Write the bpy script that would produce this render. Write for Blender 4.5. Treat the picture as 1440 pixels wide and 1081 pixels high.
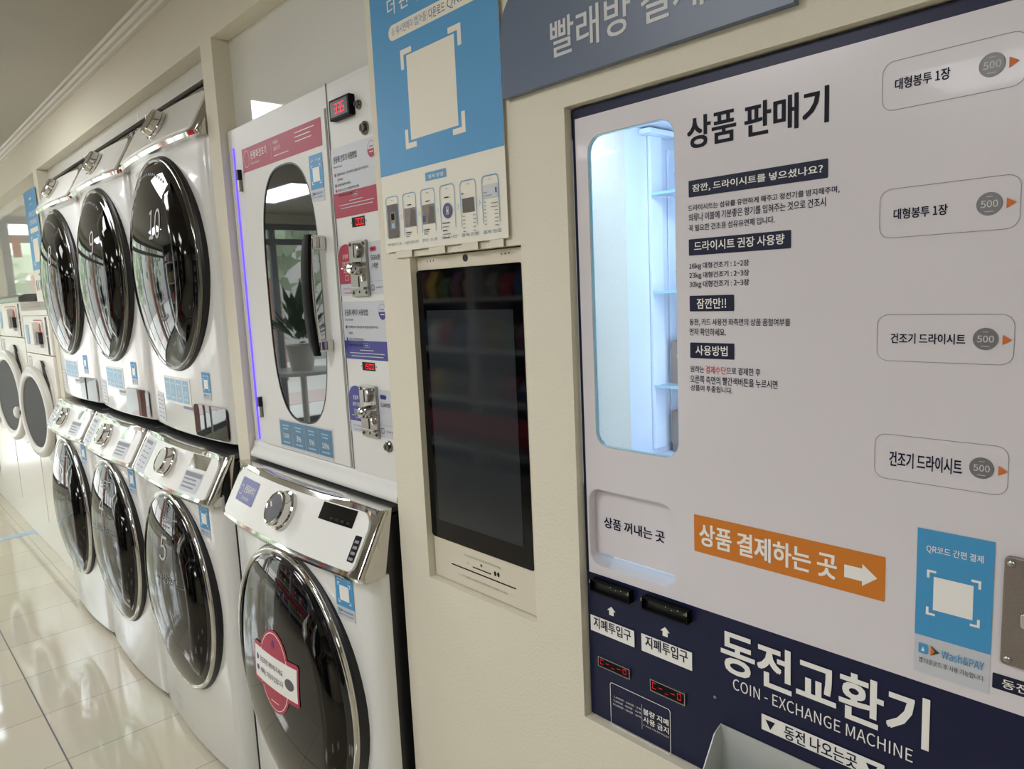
import bpy, bmesh, math, random
from mathutils import Vector, Matrix
random.seed(4)
for o in list(bpy.data.objects): bpy.data.objects.remove(o)
SC = bpy.context.scene
COL = SC.collection
PI = math.pi

# ------------------------------------------------------------------ camera
YAW, PIT, ROL, FPX, DIST, HC = 0.826903493, -0.130840418, -0.0453493736, 1016.13, 0.76, 1.40
def _rows():
    cy, sy, cp, sp = math.cos(YAW), math.sin(YAW), math.cos(PIT), math.sin(PIT)
    f = Vector((-sy*cp, cy*cp, sp)); r = Vector((cy, sy, 0)); u = r.cross(f)
    c, s = math.cos(ROL), math.sin(ROL)
    return c*r+s*u, -s*r+c*u, f
RT, UP, FW = _rows()
CAM = Vector((0, -DIST, HC))
cd = bpy.data.cameras.new('camera'); cam = bpy.data.objects.new('camera', cd); COL.objects.link(cam)
cd.sensor_width = 36; cd.lens = FPX/1440*36; cd.clip_start = .01
cam.matrix_world = Matrix(((RT.x, UP.x, -FW.x, CAM.x), (RT.y, UP.y, -FW.y, CAM.y), (RT.z, UP.z, -FW.z, CAM.z), (0, 0, 0, 1)))
SC.camera = cam
def at(px, py, y=0.0):
    """where the sight line of a photo point meets the plane at depth y of the machine wall -> (x, z)"""
    d = RT*((px-720)/FPX) - UP*((py-540.5)/FPX) + FW
    t = (y+DIST)/d.y
    return (d.x*t, HC+d.z*t)

# ------------------------------------------------------------------ world, light, exposure
SC.view_settings.view_transform = 'Standard'; SC.view_settings.look = 'None'
SC.view_settings.gamma = 1; SC.view_settings.use_curve_mapping = False
SC.view_settings.exposure = 0.68
LED_STRENGTH = 10.0
W = bpy.data.worlds.new('world'); SC.world = W; W.use_nodes = True
nt = W.node_tree; bg = nt.nodes['Background']
sky = nt.nodes.new('ShaderNodeTexSky'); sky.sky_type = 'HOSEK_WILKIE'; sky.turbidity = 6; sky.sun_direction = (-.3, -.5, .8)
mixw = nt.nodes.new('ShaderNodeMixRGB'); mixw.inputs[0].default_value = .7; mixw.inputs[2].default_value = (.9, .95, 1, 1)
nt.links.new(sky.outputs[0], mixw.inputs[1]); nt.links.new(mixw.outputs[0], bg.inputs[0]); bg.inputs[1].default_value = 6.5

# ------------------------------------------------------------------ materials
def lin(h):
    if isinstance(h, str):
        h = h.lstrip('#'); c = [int(h[i:i+2], 16)/255 for i in (0, 2, 4)]
    else: c = [v/255 for v in h]
    return [v/12.92 if v <= .04045 else ((v+.055)/1.055)**2.4 for v in c]
MATS = {}
def mat(name, col, rough=.5, metal=0., emit=0., noise=0., nscale=60, bump=0., ior=1.5, spec=.5, coat=0., alpha=1.):
    m = bpy.data.materials.new(name); m.use_nodes = True; n = m.node_tree; b = n.nodes['Principled BSDF']
    c = lin(col)+[1]
    b.inputs['Base Color'].default_value = c; b.inputs['Roughness'].default_value = rough
    b.inputs['Metallic'].default_value = metal; b.inputs['IOR'].default_value = ior
    b.inputs['Specular IOR Level'].default_value = spec; b.inputs['Coat Weight'].default_value = coat
    b.inputs['Coat Roughness'].default_value = .03; b.inputs['Alpha'].default_value = alpha
    if emit:
        b.inputs['Emission Color'].default_value = c; b.inputs['Emission Strength'].default_value = emit
    if noise or bump:
        tc = n.nodes.new('ShaderNodeTexCoord'); nz = n.nodes.new('ShaderNodeTexNoise'); nz.inputs['Scale'].default_value = nscale
        nz.inputs['Detail'].default_value = 3
        n.links.new(tc.outputs['Object'], nz.inputs['Vector'])
        if noise:
            mx = n.nodes.new('ShaderNodeMixRGB'); mx.inputs[1].default_value = [v*(1-noise) for v in c[:3]]+[1]
            mx.inputs[2].default_value = [min(1, v*(1+noise)) for v in c[:3]]+[1]
            n.links.new(nz.outputs['Fac'], mx.inputs[0]); n.links.new(mx.outputs[0], b.inputs['Base Color'])
        if bump:
            bp = n.nodes.new('ShaderNodeBump'); bp.inputs['Strength'].default_value = bump; bp.inputs['Distance'].default_value = .002
            n.links.new(nz.outputs['Fac'], bp.inputs['Height']); n.links.new(bp.outputs[0], b.inputs['Normal'])
    MATS[name] = m; return m
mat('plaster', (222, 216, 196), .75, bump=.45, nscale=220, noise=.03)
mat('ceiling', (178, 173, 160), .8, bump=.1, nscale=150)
mat('cornice', (196, 190, 174), .5)
mat('board', (222, 222, 214), .03, coat=.6)
mat('rear_wall', (170, 168, 160), .6, noise=.05)
mat('dark_wall', (52, 54, 58), .5, noise=.1)
mat('enamel', (226, 226, 222), .22, coat=.3)
mat('enamel_cabinet', (222, 222, 216), .42, spec=.35)
mat('enamel_old', (232, 228, 216), .3)
mat('console', (236, 236, 230), .22, coat=.2)
mat('chrome', (205, 203, 198), .07, 1.)
mat('chrome_dark', (120, 118, 112), .1, 1.)
mat('chrome_black', (58, 57, 55), .08, 1.)
mat('steel', (165, 163, 158), .3, 1., noise=.08, nscale=300)
mat('steel_rough', (150, 140, 134), .42, .85, noise=.25, nscale=700, bump=.2)
mat('lid_grey', (125, 127, 128), .16, .7)
mat('case_dark', (34, 34, 36), .35)
mat('gasket', (14, 14, 15), .4)
mat('glass_black', (12, 13, 15), .02, ior=1.62)
mat('glass_window', (22, 27, 26), .015, ior=1.6, coat=.3)
mat('glass_old', (10, 11, 14), .7, spec=.05)
mat('screen_black', (5, 6, 8), .04, spec=.3)
mat('screen_dim', (44, 48, 51), .05, spec=.28)
mat('black', (6, 6, 8), .5, spec=.15)
mat('gloss_black', (8, 8, 9), .45, spec=.15)
mat('ink', (26, 28, 40), .6, spec=.2)
mat('ink_navy', (20, 24, 52), .6, spec=.2)
mat('ink_grey', (90, 90, 95), .5)
mat('ink_fine', (135, 135, 140), .5)
mat('white_print', (238, 236, 230), .45)
mat('glass_print', (176, 176, 172), .4)
mat('grey_print', (196, 199, 204), .4)
mat('cream', (232, 226, 208), .5)
mat('paper', (230, 226, 210), .5)
mat('blue', (66, 150, 200), .45)
mat('blue_poster', (80, 152, 200), .45, noise=.02, nscale=6)
mat('blue_dark', (72, 120, 150), .4)
mat('blue_pale', (150, 190, 215), .5)
mat('sign_grey', (92, 104, 124), .35, noise=.02, nscale=20)
mat('panel_white', (218, 213, 216), .26, coat=.15)
mat('navy', (20, 25, 58), .38, spec=.3)
mat('navy_label', (24, 28, 54), .5, spec=.3)
mat('orange', (206, 120, 30), .45)
mat('orange_mark', (206, 108, 40), .5)
mat('red_ink', (196, 40, 60), .5)
mat('pink', (172, 58, 78), .45, spec=.3)
mat('purple', (45, 50, 135), .4)
mat('purple_sticker', (112, 116, 165), .4)
mat('coin_grey', (128, 128, 128), .35, .3)
mat('coin_light', (205, 205, 205), .4)
mat('red_led', (255, 24, 44), .5, emit=1.1)
mat('red_led_dim', (200, 16, 40), .5, emit=.6)
mat('green_led', (170, 255, 60), .5, emit=.5)
mat('violet_led', (86, 60, 255), .5, emit=1.3)
mat('lamp', (250, 251, 255), .5, emit=LED_STRENGTH)
mat('lamp_frame', (210, 208, 200), .5)
mat('cool_tube', (214, 230, 255), .5, emit=12.0)
mat('ledge_glow', (200, 222, 236), .5, emit=.55)  # pale blue slot ledge, brightness added as emission; no lamp there
mat('liner', (222, 230, 240), .25)
mat('rack_white', (228, 238, 250), .3)
mat('tray', (190, 205, 218), .15)
mat('clear_edge', (170, 215, 225), .1)
mat('kraft', (150, 130, 118), .6)
mat('kiosk', (216, 208, 188), .35)
mat('kiosk_edge', (170, 165, 148), .4)
mat('scoop', (188, 192, 188), .35, .2, noise=.05, nscale=30)
mat('photo_dark', (92, 84, 78), .5, noise=.3, nscale=90)
mat('photo_mid', (128, 118, 110), .5, noise=.4, nscale=70)
mat('photo_blue', (70, 74, 120), .5)
mat('tape_blue', (150, 180, 205), .4)
mat('tape_clear', (224, 218, 198), .2)
mat('rust_print', (190, 80, 50), .5)
mat('old_ring', (206, 203, 192), .3)
mat('old_dark', (66, 66, 62), .6, spec=.2)
mat('shelf_metal', (200, 200, 200), .4)
mat('red_paint', (170, 30, 46), .4)
mat('leaf', (46, 74, 44), .6, noise=.4, nscale=8)
mat('leaf_out', (140, 152, 126), .8, noise=.5, nscale=2)
mat('street_brick', (176, 172, 166), .8, noise=.2, nscale=2)
mat('brick', (150, 112, 98), .8, noise=.2, nscale=5)
mat('pavement', (216, 212, 204), .8, noise=.1)
mat('kerb_red', (206, 186, 178), .8)
mat('pot', (205, 203, 196), .4)
mat('frame_grey', (120, 122, 124), .4)
for k, c in enumerate([(190, 60, 60), (220, 180, 70), (70, 110, 160), (110, 150, 90), (205, 200, 190), (150, 90, 120)]): mat('packet%d' % k, c, .4, noise=.3, nscale=30)

def tile_material():
    m = bpy.data.materials.new('floor_tile'); m.use_nodes = True; n = m.node_tree; b = n.nodes['Principled BSDF']
    tc = n.nodes.new('ShaderNodeTexCoord'); mp = n.nodes.new('ShaderNodeMapping'); br = n.nodes.new('ShaderNodeTexBrick')
    mp.inputs['Location'].default_value = (2.88+.0015, .40+.0015, 0)
    br.offset = 0; br.inputs['Scale'].default_value = 1; br.inputs['Brick Width'].default_value = .351; br.inputs['Row Height'].default_value = .351
    br.inputs['Mortar Size'].default_value = .0022; br.inputs['Mortar Smooth'].default_value = .3
    br.inputs['Color1'].default_value = lin((204, 197, 176))+[1]; br.inputs['Color2'].default_value = lin((197, 190, 170))+[1]
    br.inputs['Mortar'].default_value = lin((160, 155, 138))+[1]
    n.links.new(tc.outputs['Object'], mp.inputs['Vector']); n.links.new(mp.outputs[0], br.inputs['Vector'])
    nz = n.nodes.new('ShaderNodeTexNoise'); nz.inputs['Scale'].default_value = 3; nz.inputs['Detail'].default_value = 5
    n.links.new(tc.outputs['Object'], nz.inputs['Vector'])
    mx = n.nodes.new('ShaderNodeMixRGB'); mx.blend_type = 'MULTIPLY'; mx.inputs[0].default_value = .14
    n.links.new(br.outputs['Color'], mx.inputs[1]); n.links.new(nz.outputs['Color'], mx.inputs[2]); n.links.new(mx.outputs[0], b.inputs['Base Color'])
    b.inputs['Roughness'].default_value = .06; b.inputs['IOR'].default_value = 1.6
    n2 = n.nodes.new('ShaderNodeTexNoise'); n2.inputs['Scale'].default_value = 5
    bp = n.nodes.new('ShaderNodeBump'); bp.inputs['Strength'].default_value = .12; bp.inputs['Distance'].default_value = .004
    n.links.new(tc.outputs['Object'], n2.inputs['Vector']); n.links.new(n2.outputs['Fac'], bp.inputs['Height']); n.links.new(bp.outputs[0], b.inputs['Normal'])
    MATS['floor_tile'] = m
tile_material()
def pane_material():
    m = bpy.data.materials.new('pane'); m.use_nodes = True; n = m.node_tree
    for q in list(n.nodes): n.nodes.remove(q)
    o = n.nodes.new('ShaderNodeOutputMaterial'); t = n.nodes.new('ShaderNodeBsdfTransparent'); t.inputs[0].default_value = (.93, .97, .97, 1)
    g = n.nodes.new('ShaderNodeBsdfGlossy'); g.inputs['Roughness'].default_value = .01
    f = n.nodes.new('ShaderNodeFresnel'); f.inputs[0].default_value = 1.2; mx = n.nodes.new('ShaderNodeMixShader')
    n.links.new(f.outputs[0], mx.inputs[0]); n.links.new(t.outputs[0], mx.inputs[1]); n.links.new(g.outputs[0], mx.inputs[2]); n.links.new(mx.outputs[0], o.inputs[0])
    MATS['pane'] = m
pane_material()

# ------------------------------------------------------------------ mesh helpers
class MB:
    """collects faces; build() links them as one mesh object"""
    def __init__(s): s.v = []; s.f = []; s.m = []; s.names = []
    def mi(s, name):
        if name not in s.names: s.names.append(name)
        return s.names.index(name)
    def add(s, vs, fs, m):
        k = len(s.v); s.v += [Vector(p) for p in vs]; i = s.mi(m)
        for f in fs: s.f.append([a+k for a in f]); s.m.append(i)
        return s
    def box(s, x0, y0, z0, x1, y1, z1, m):
        x0, x1 = sorted((x0, x1)); y0, y1 = sorted((y0, y1)); z0, z1 = sorted((z0, z1))
        return s.add([(x0, y0, z0), (x1, y0, z0), (x1, y1, z0), (x0, y1, z0), (x0, y0, z1), (x1, y0, z1), (x1, y1, z1), (x0, y1, z1)],
                     [(0, 3, 2, 1), (4, 5, 6, 7), (0, 1, 5, 4), (1, 2, 6, 5), (2, 3, 7, 6), (3, 0, 4, 7)], m)
    def prism(s, pts, y0, y1, m):
        """outline pts in (x, z), from y0 (front) back to y1"""
        n = len(pts); a = sum(pts[i][0]*pts[(i+1) % n][1]-pts[(i+1) % n][0]*pts[i][1] for i in range(n))
        if a < 0: pts = pts[::-1]
        vs = [(p[0], y0, p[1]) for p in pts]+[(p[0], y1, p[1]) for p in pts]
        fs = [tuple(range(n)), tuple(range(2*n-1, n-1, -1))]+[(i, i+n, (i+1) % n+n, (i+1) % n) for i in range(n)]
        return s.add(vs, fs, m)
    def ring(s, outer, inner, y0, y1, m):
        """frame between two outlines with the same number of points"""
        n = len(outer); vs = [(p[0], y, p[1]) for y in (y0, y1) for q in (outer, inner) for p in q]
        fs = []
        for i in range(n):
            j = (i+1) % n
            fs += [(i, j, n+j, n+i), (2*n+i, 3*n+i, 3*n+j, 2*n+j), (i, 2*n+i, 2*n+j, j), (n+i, n+j, 3*n+j, 3*n+i)]
        return s.add(vs, fs, m)
    def loft(s, secs, m, closed=True, caps=True):
        n = len(secs[0]); vs = [p for q in secs for p in q]; fs = []
        for a in range(len(secs)-1):
            for i in range(n if closed else n-1):
                j = (i+1) % n; fs.append((a*n+i, a*n+j, (a+1)*n+j, (a+1)*n+i))
        if caps and closed:
            fs.append(tuple(range(n))[::-1]); k = (len(secs)-1)*n; fs.append(tuple(range(k, k+n)))
        return s.add(vs, fs, m)
    def lathe(s, prof, c, m, n=48, axis=(0, -1, 0)):
        """prof: (radius, distance along axis); c: centre"""
        ax = Vector(axis).normalized(); u = ax.orthogonal().normalized() if abs(ax.y) < .9 else Vector((1, 0, 0)); u = (u-ax*u.dot(ax)).normalized(); w = ax.cross(u)
        c = Vector(c); vs = []; fs = []
        for r, h in prof:
            for i in range(n):
                a = 2*PI*i/n; vs.append(c+ax*h+(u*math.cos(a)+w*math.sin(a))*r)
        for k in range(len(prof)-1):
            for i in range(n):
                j = (i+1) % n; fs.append((k*n+i, k*n+j, (k+1)*n+j, (k+1)*n+i))
        if prof[-1][0] > 1e-4: fs.append(tuple(range((len(prof)-1)*n, len(prof)*n)))
        if prof[0][0] > 1e-4: fs.append(tuple(range(n))[::-1])
        return s.add(vs, fs, m)
    def tube(s, pts, r, m, n=10, flat=1.):
        pts = [Vector(p) for p in pts]; secs = []
        for i, p in enumerate(pts):
            t = (pts[min(i+1, len(pts)-1)]-pts[max(i-1, 0)]).normalized()
            u = t.cross(Vector((0, 0, 1))); u = (u if u.length > .1 else t.cross(Vector((1, 0, 0)))).normalized(); w = t.cross(u)
            rr = r[i] if isinstance(r, (list, tuple)) else r
            secs.append([p+(u*math.cos(2*PI*k/n)*flat+w*math.sin(2*PI*k/n))*rr for k in range(n)])
        return s.loft(secs, m)
    def build(s, name, parent=None, off=None, smooth=35, bevel=0., label=None, merge=False, kind=None, segs=2):
        me = bpy.data.meshes.new(name)
        off = Vector(off) if off is not None else (Vector(ORG.get(parent.name, (0, 0, 0))) if parent else Vector((0, 0, 0)))
        me.from_pydata([tuple(p-off) for p in s.v], [], s.f)
        for q in s.names: me.materials.append(MATS[q])
        me.polygons.foreach_set('material_index', s.m)
        if merge or True:
            b = bmesh.new(); b.from_mesh(me)
            bmesh.ops.remove_doubles(b, verts=b.verts, dist=1e-6)
            b.to_mesh(me); b.free()
        if smooth:
            me.polygons.foreach_set('use_smooth', [True]*len(me.polygons)); me.set_sharp_from_angle(angle=math.radians(smooth))
        me.update()
        o = bpy.data.objects.new(name, me); COL.objects.link(o)
        if parent: o.parent = parent; ORG[o.name] = tuple(off)
        if bevel:
            md = o.modifiers.new('bevel', 'BEVEL'); md.width = bevel; md.segments = segs; md.limit_method = 'ANGLE'; md.angle_limit = math.radians(40); md.harden_normals = True
        if label: o['label'] = label
        if kind: o['kind'] = kind
        return o
ORG = {}
def thing(name, label, cat, loc=(0, 0, 0), group=None):
    o = bpy.data.objects.new(name, None); COL.objects.link(o); o.location = loc; o.empty_display_size = .1
    o['label'] = label; o['category'] = cat
    if group: o['group'] = group
    ORG[o.name] = tuple(loc); return o
def local(o): ORG[o.name] = (0, 0, 0); return o
def tag(o, label, cat, group=None):
    o['label'] = label; o['category'] = cat
    if group: o['group'] = group
    return o
def rrect(x0, z0, x1, z1, r, n=8):
    x0, x1 = sorted((x0, x1)); z0, z1 = sorted((z0, z1))
    rs = r if isinstance(r, (list, tuple)) else [r]*4      # bl, br, tr, tl
    out = []
    for (cx, cz, a0, q) in ((x0, z0, PI, 0), (x1, z0, 1.5*PI, 1), (x1, z1, 0, 2), (x0, z1, .5*PI, 3)):
        R = rs[q]; ccx = cx+(R if cx == x0 else -R); ccz = cz+(R if cz == z0 else -R)
        for i in range(n+1):
            a = a0+.5*PI*i/n; out.append((ccx+R*math.cos(a), ccz+R*math.sin(a)))
    return out
def circ(cx, cz, r, n=32, rz=None): return [(cx+r*math.cos(2*PI*i/n), cz+(rz or r)*math.sin(2*PI*i/n)) for i in range(n)]
_T = {}
TS = bpy.data.scenes.new('type_setting')
FONT = None
try:      # the Korean face that ships with Blender itself; the default font falls back to it anyway
    import os
    FONT = bpy.data.fonts.load(os.path.join(bpy.utils.system_resource('DATAFILES'), 'fonts', 'Noto Sans CJK Regular.woff2'))
except Exception:
    FONT = None
def glyphs(s, bold=0., ls=1.):
    """outline of a line of text, normalised to its own box; bold > 0 thickens every stroke"""
    k = (s, bold, ls)
    if k not in _T:
        c = bpy.data.curves.new('t', 'FONT'); c.body = s; c.size = 1; c.space_character = ls; c.resolution_u = 3; c.fill_mode = 'FRONT'
        if FONT: c.font = FONT
        o = bpy.data.objects.new('t', c); TS.collection.objects.link(o); vl = TS.view_layers[0]; vl.update()
        me = bpy.data.meshes.new_from_object(o.evaluated_get(vl.depsgraph))
        v0 = [(v.co.x, v.co.y) for v in me.vertices]; f0 = [tuple(p.vertices) for p in me.polygons]
        bpy.data.objects.remove(o); bpy.data.curves.remove(c); bpy.data.meshes.remove(me)
        vs, fs = [], []; bold_ = bold*.55*max(.2, max(v[1] for v in v0)-min(v[1] for v in v0))
        for q, (dx, dy) in enumerate(((0, 0),) if bold <= 0 else ((0, 0), (-1, -.7), (1, -.7), (1, .7), (-1, .7))):
            n = len(vs); vs += [(x+dx*bold_, y+dy*bold_, q) for x, y in v0]; fs += [tuple(i+n for i in f) for f in f0]
        x0 = min(v[0] for v in vs); x1 = max(v[0] for v in vs); y0 = min(v[1] for v in vs); y1 = max(v[1] for v in vs)
        _T[k] = ([((v[0]-x0)/(x1-x0), (v[1]-y0)/(y1-y0), v[2]) for v in vs], fs, (x1-x0)/(y1-y0))
    return _T[k]
class Print(MB):
    """flat printing in a vertical plane; every layer lies a hair in front of the one before"""
    def __init__(s, y, eps=.0003): super().__init__(); s.y = y; s.e = eps
    def up(s, k=1): s.y -= s.e*k; return s
    def poly(s, pts, m):
        n = len(pts); a = sum(pts[i][0]*pts[(i+1) % n][1]-pts[(i+1) % n][0]*pts[i][1] for i in range(n))
        if a < 0: pts = pts[::-1]
        return s.add([(p[0], s.y, p[1]) for p in pts], [tuple(range(n))], m)
    def rect(s, x0, z0, x1, z1, m):
        x0, x1 = sorted((x0, x1)); z0, z1 = sorted((z0, z1)); return s.poly([(x0, z0), (x1, z0), (x1, z1), (x0, z1)], m)
    def line(s, outer, inner, m):
        n = len(outer)
        return s.add([(p[0], s.y, p[1]) for q in (outer, inner) for p in q], [(i, (i+1) % n, n+(i+1) % n, n+i) for i in range(n)], m)
    def rline(s, x0, z0, x1, z1, r, w, m):
        x0, x1 = sorted((x0, x1)); z0, z1 = sorted((z0, z1))
        return s.line(rrect(x0, z0, x1, z1, r), rrect(x0+w, z0+w, x1-w, z1-w, max(r-w, .0001)), m)
    def text(s, t, x0, z0, x1, z1, m, bold=0., ls=1.):
        vs, fs, _ = glyphs(t, bold, ls)
        x0, x1 = sorted((x0, x1)); z0, z1 = sorted((z0, z1))
        return s.add([(x0+(x1-x0)*v[0], s.y-.000012*v[2], z0+(z1-z0)*v[1]) for v in vs], fs, m)
    def textc(s, t, cx, cz, h, m, bold=0., wide=1., anchor=0.):
        """centred (anchor 0) or left aligned (anchor -1) text of cap height h"""
        _, _, ar = glyphs(t, bold); w = ar*h*wide; x0 = cx-w/2 if anchor == 0 else cx
        return s.text(t, x0, cz-h/2, x0+w, cz+h/2, m, bold)
    def brackets(s, x0, z0, x1, z1, L, w, m):
        for cx, sx in ((x0, 1), (x1, -1)):
            for cz, sz in ((z0, 1), (z1, -1)):
                s.rect(cx, cz, cx+sx*L, cz+sz*w, m); s.rect(cx, cz+sz*w, cx+sx*w, cz+sz*L, m)
        return s
    def arrow_up(s, cx, cz, w, h, m):
        return s.poly([(cx-w*.27, cz-h/2), (cx+w*.27, cz-h/2), (cx+w*.27, cz), (cx+w/2, cz), (cx, cz+h/2), (cx-w/2, cz), (cx-w*.27, cz)], m)
def px2(y, a, b):
    """two opposite corners given as photo points on the plane y"""
    p = at(*a, y); q = at(*b, y); return p[0], p[1], q[0], q[1]
def struct(o): o['kind'] = 'structure'; return o

# ------------------------------------------------------------------ the room shell
XL, XR, YB, ZC = -7.0, 1.9, -3.7, 2.252
NT = HC+.857*DIST                       # top of the machine niches
K = (at(576, 361)[0], HC-.700*DIST, at(732.5, 345)[0], at(576, 361)[1])      # kiosk opening
VO = (at(793, 151)[0], HC-.856*DIST, .16, at(793, 151)[1])                    # vending opening
n0r, p2r, n1r, p1r, n2r = -4.11, -4.026, -1.942, -1.87, -1.172
f = MB(); f.box(XL-.1, YB-.1, -.1, XR+.1, .9, 0, 'floor_tile'); struct(f.build('floor'))
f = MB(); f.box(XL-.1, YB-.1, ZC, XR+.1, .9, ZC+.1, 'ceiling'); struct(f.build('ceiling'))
w = MB(); T = .13
w.box(XL, 0, NT, XR, T, ZC, 'plaster')                          # over everything
w.box(n0r, 0, 0, p2r, T, NT, 'plaster'); w.box(n1r, 0, 0, p1r, T, NT, 'plaster')
w.box(n2r, 0, 0, K[0], T, NT, 'plaster')
w.box(K[0], 0, 0, K[2], T, K[1], 'plaster'); w.box(K[0], 0, K[3], K[2], T, NT, 'plaster')
w.box(K[2], 0, 0, VO[0], T, NT, 'plaster')
w.box(VO[0], 0, 0, VO[2], T, VO[1], 'plaster'); w.box(VO[0], 0, VO[3], VO[2], T, NT, 'plaster')
w.box(VO[2], 0, 0, XR, T, NT, 'plaster')
struct(w.build('wall_front', smooth=0))
w = MB(); w.box(XL-.1, .8, 0, XR+.1, .9, ZC, 'rear_wall'); struct(w.build('wall_service'))
w = MB(); w.box(XR, YB, 0, XR+.1, .8, ZC, 'plaster'); struct(w.build('wall_right'))
# opposite wall: dark shelving side, glass towards the far end
w = MB(); w.box(-3.0, YB-.1, 0, XR, YB, ZC, 'dark_wall'); w.box(XL, YB-.1, 2.05, -3.0, YB, ZC, 'dark_wall'); w.box(XL, YB-.1, 0, -3.0, YB, .12, 'dark_wall')
struct(w.build('wall_back'))
w = MB(); w.box(XL-.1, -.10, 0, XL, .8, ZC, 'plaster'); w.box(XL-.1, YB, 2.16, XL, -.10, ZC, 'plaster'); w.box(XL-.1, YB, 0, XL, -.10, .1, 'plaster')
struct(w.build('wall_left'))
def storefront(name, pts, z0, z1, zt):
    m = MB(); g = MB()
    for i in range(len(pts)-1):
        (xa, ya), (xb, yb) = pts[i], pts[i+1]; d = Vector((xb-xa, yb-ya, 0)).normalized()*.025; nrm = Vector((-d.y, d.x, 0))
        g.add([(xa, ya, z0), (xb, yb, z0), (xb, yb, z1), (xa, ya, z1)], [(0, 1, 2, 3)], 'pane')
        for z in (z0, zt, z1):
            m.add([(xa+nrm.x*sx, ya+nrm.y*sx, z+dz) for dz in (-.03, .03) for sx in (-1, 1)]+[(xb+nrm.x*sx, yb+nrm.y*sx, z+dz) for dz in (-.03, .03) for sx in (-1, 1)],
                  [(0, 1, 3, 2), (4, 6, 7, 5), (0, 4, 5, 1), (2, 3, 7, 6), (0, 2, 6, 4), (1, 5, 7, 3)], 'frame_grey')
    for x, y in pts: m.box(x-.03, y-.03, z0, x+.03, y+.03, z1, 'frame_grey')
    o = struct(m.build(name)); p = g.build('pane', o, smooth=0); return o
storefront('window_1', [(XL-.05, y) for y in (-.13, -1.3, -2.5, -3.68)], .13, 2.13, 1.98)
storefront('window_2', [(x, YB-.05) for x in (-6.98, -5.65, -4.33, -3.03)], .15, 2.02, 1.85)
# niche boards
m = MB(); m.box(p1r, .045, HC+.36, n2r, .06, NT+.0, 'board'); struct(m.build('trim_1', smooth=0))
m = MB()
for a, b in ((n1r, at(192, 151, .045)[0]), (at(192, 151, .045)[0], at(118, 205, .045)[0]), (at(118, 205, .045)[0], p2r)):
    m.box(a-.0015, .045, 2.004, b+.0015, .06, NT, 'board')
struct(m.build('trim_2', bevel=.001))
m = MB(); m.box(XL, .08, .9, n0r, .095, NT, 'board'); struct(m.build('trim_3', smooth=0))
# soffit and jamb returns of the machine niches
m = MB(); m.box(XL, .0, 0, -6.9, T, NT, 'plaster'); struct(m.build('trim_4', smooth=0))
# cornice
m = MB(); prof = [(0, ZC-.042), (-.006, ZC-.041), (-.008, ZC-.034), (-.013, ZC-.029), (-.016, ZC-.020), (-.023, ZC-.013), (-.025, ZC-.005), (-.032, ZC), (0, ZC)]
m.loft([[(x, y, z) for y, z in prof] for x in (XL, XR)], 'cornice'); struct(m.build('cornice', smooth=0))
m = MB(); m.box(XL, .02, 0, n0r, .034, .035, 'kiosk_edge'); struct(m.build('baseboard_front'))
# blue tape across the floor
m = MB(); m.box(-5.42, -1.6, 0, -5.36, .01, .0012, 'tape_blue'); tag(m.build('floor_tape', smooth=0), 'pale blue tape stripe stuck across the tiled floor', 'tape')
m = MB(); m.box(-6.95, -.4025, 0, 1.8, -.3985, .0006, 'ink_grey'); struct(m.build('trim_5', smooth=0))

# ceiling lamps
def lamp(x, y, lab, lx=.6, ly=.6):
    t = thing('ceiling_light', lab, 'light', (x, y, ZC), 'ceiling lights')
    a, b = lx/2, ly/2
    m = MB(); m.ring([(-a-.02, -b-.02), (a+.02, -b-.02), (a+.02, b+.02), (-a-.02, b+.02)], [(-a, -b), (a, -b), (a, b), (-a, b)], 0, 1, 'lamp_frame')
    m.v = [Vector((v.x, v.z, -.012 if v.y < .5 else 0)) for v in m.v]; local(t); m.build('light_frame', t, smooth=0)
    d = MB(); d.add([(-a, -b, -.006), (a, -b, -.006), (a, b, -.006), (-a, b, -.006)], [(0, 3, 2, 1)], 'lamp'); d.build('diffuser', t, smooth=0)
for i, (x, y) in enumerate([(-3.36, -.82), (-5.6, -1.95), (-1.2, -1.5), (-3.3, -2.7), (-.9, -3.0), (.9, -1.9)]):
    lamp(x, y, ['square white ceiling light nearest the stacked dryers', 'long white ceiling light over the far floor', 'square ceiling light behind the camera', 'square ceiling light before the glass front', 'square ceiling light over the shelving', 'square ceiling light at the right end'][i], 1.1 if i == 1 else .6, .38 if i == 1 else .6)

# ------------------------------------------------------------------ the washers and dryers
BOW, HW, RC = .021, .341, .032
def bow(x, hw=HW, rc=RC, k=BOW):
    b = k*(x/HW)**2; e = abs(x)-(hw-rc)
    if e > 0: b += rc-math.sqrt(max(0, rc*rc-min(e, rc)**2))
    return b
def stations(hw, rc, n=13):
    xs = [-hw+2*hw*i/(n-1) for i in range(n)]
    for k in (0, .08, .22, .42, .68): xs += [hw-rc*k, -(hw-rc*k)]
    return sorted(set(round(x, 5) for x in xs))
def bowed(mb, sec, m, hw=HW, rc=RC, keep=.055, x0=None, x1=None):
    """a section (y, z) swept across the width along the bowed front; points deeper than keep stay straight"""
    st = stations(hw, rc)
    if x0 is not None: st = sorted(set([x0, x1]+[x for x in st if x0 < x < x1]))
    return mb.loft([[(x, y if y > keep else y+bow(x, hw, rc), z) for y, z in sec] for x in st], m)
PA, PB = (-.026, .868), (.032, .972)                       # console: foot and head in (y, z)
_pd = Vector((0, PB[0]-PA[0], PB[1]-PA[1])); PLEN = _pd.length; _pd.normalize(); PN = Vector((0, -_pd.z, _pd.y))
def onpanel(x, z, out=0.):
    t = (z-PA[1])/(PB[1]-PA[1]); p = Vector((x, PA[0]+(PB[0]-PA[0])*t+bow(x, HW, .02), z)); return p+PN*out
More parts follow.
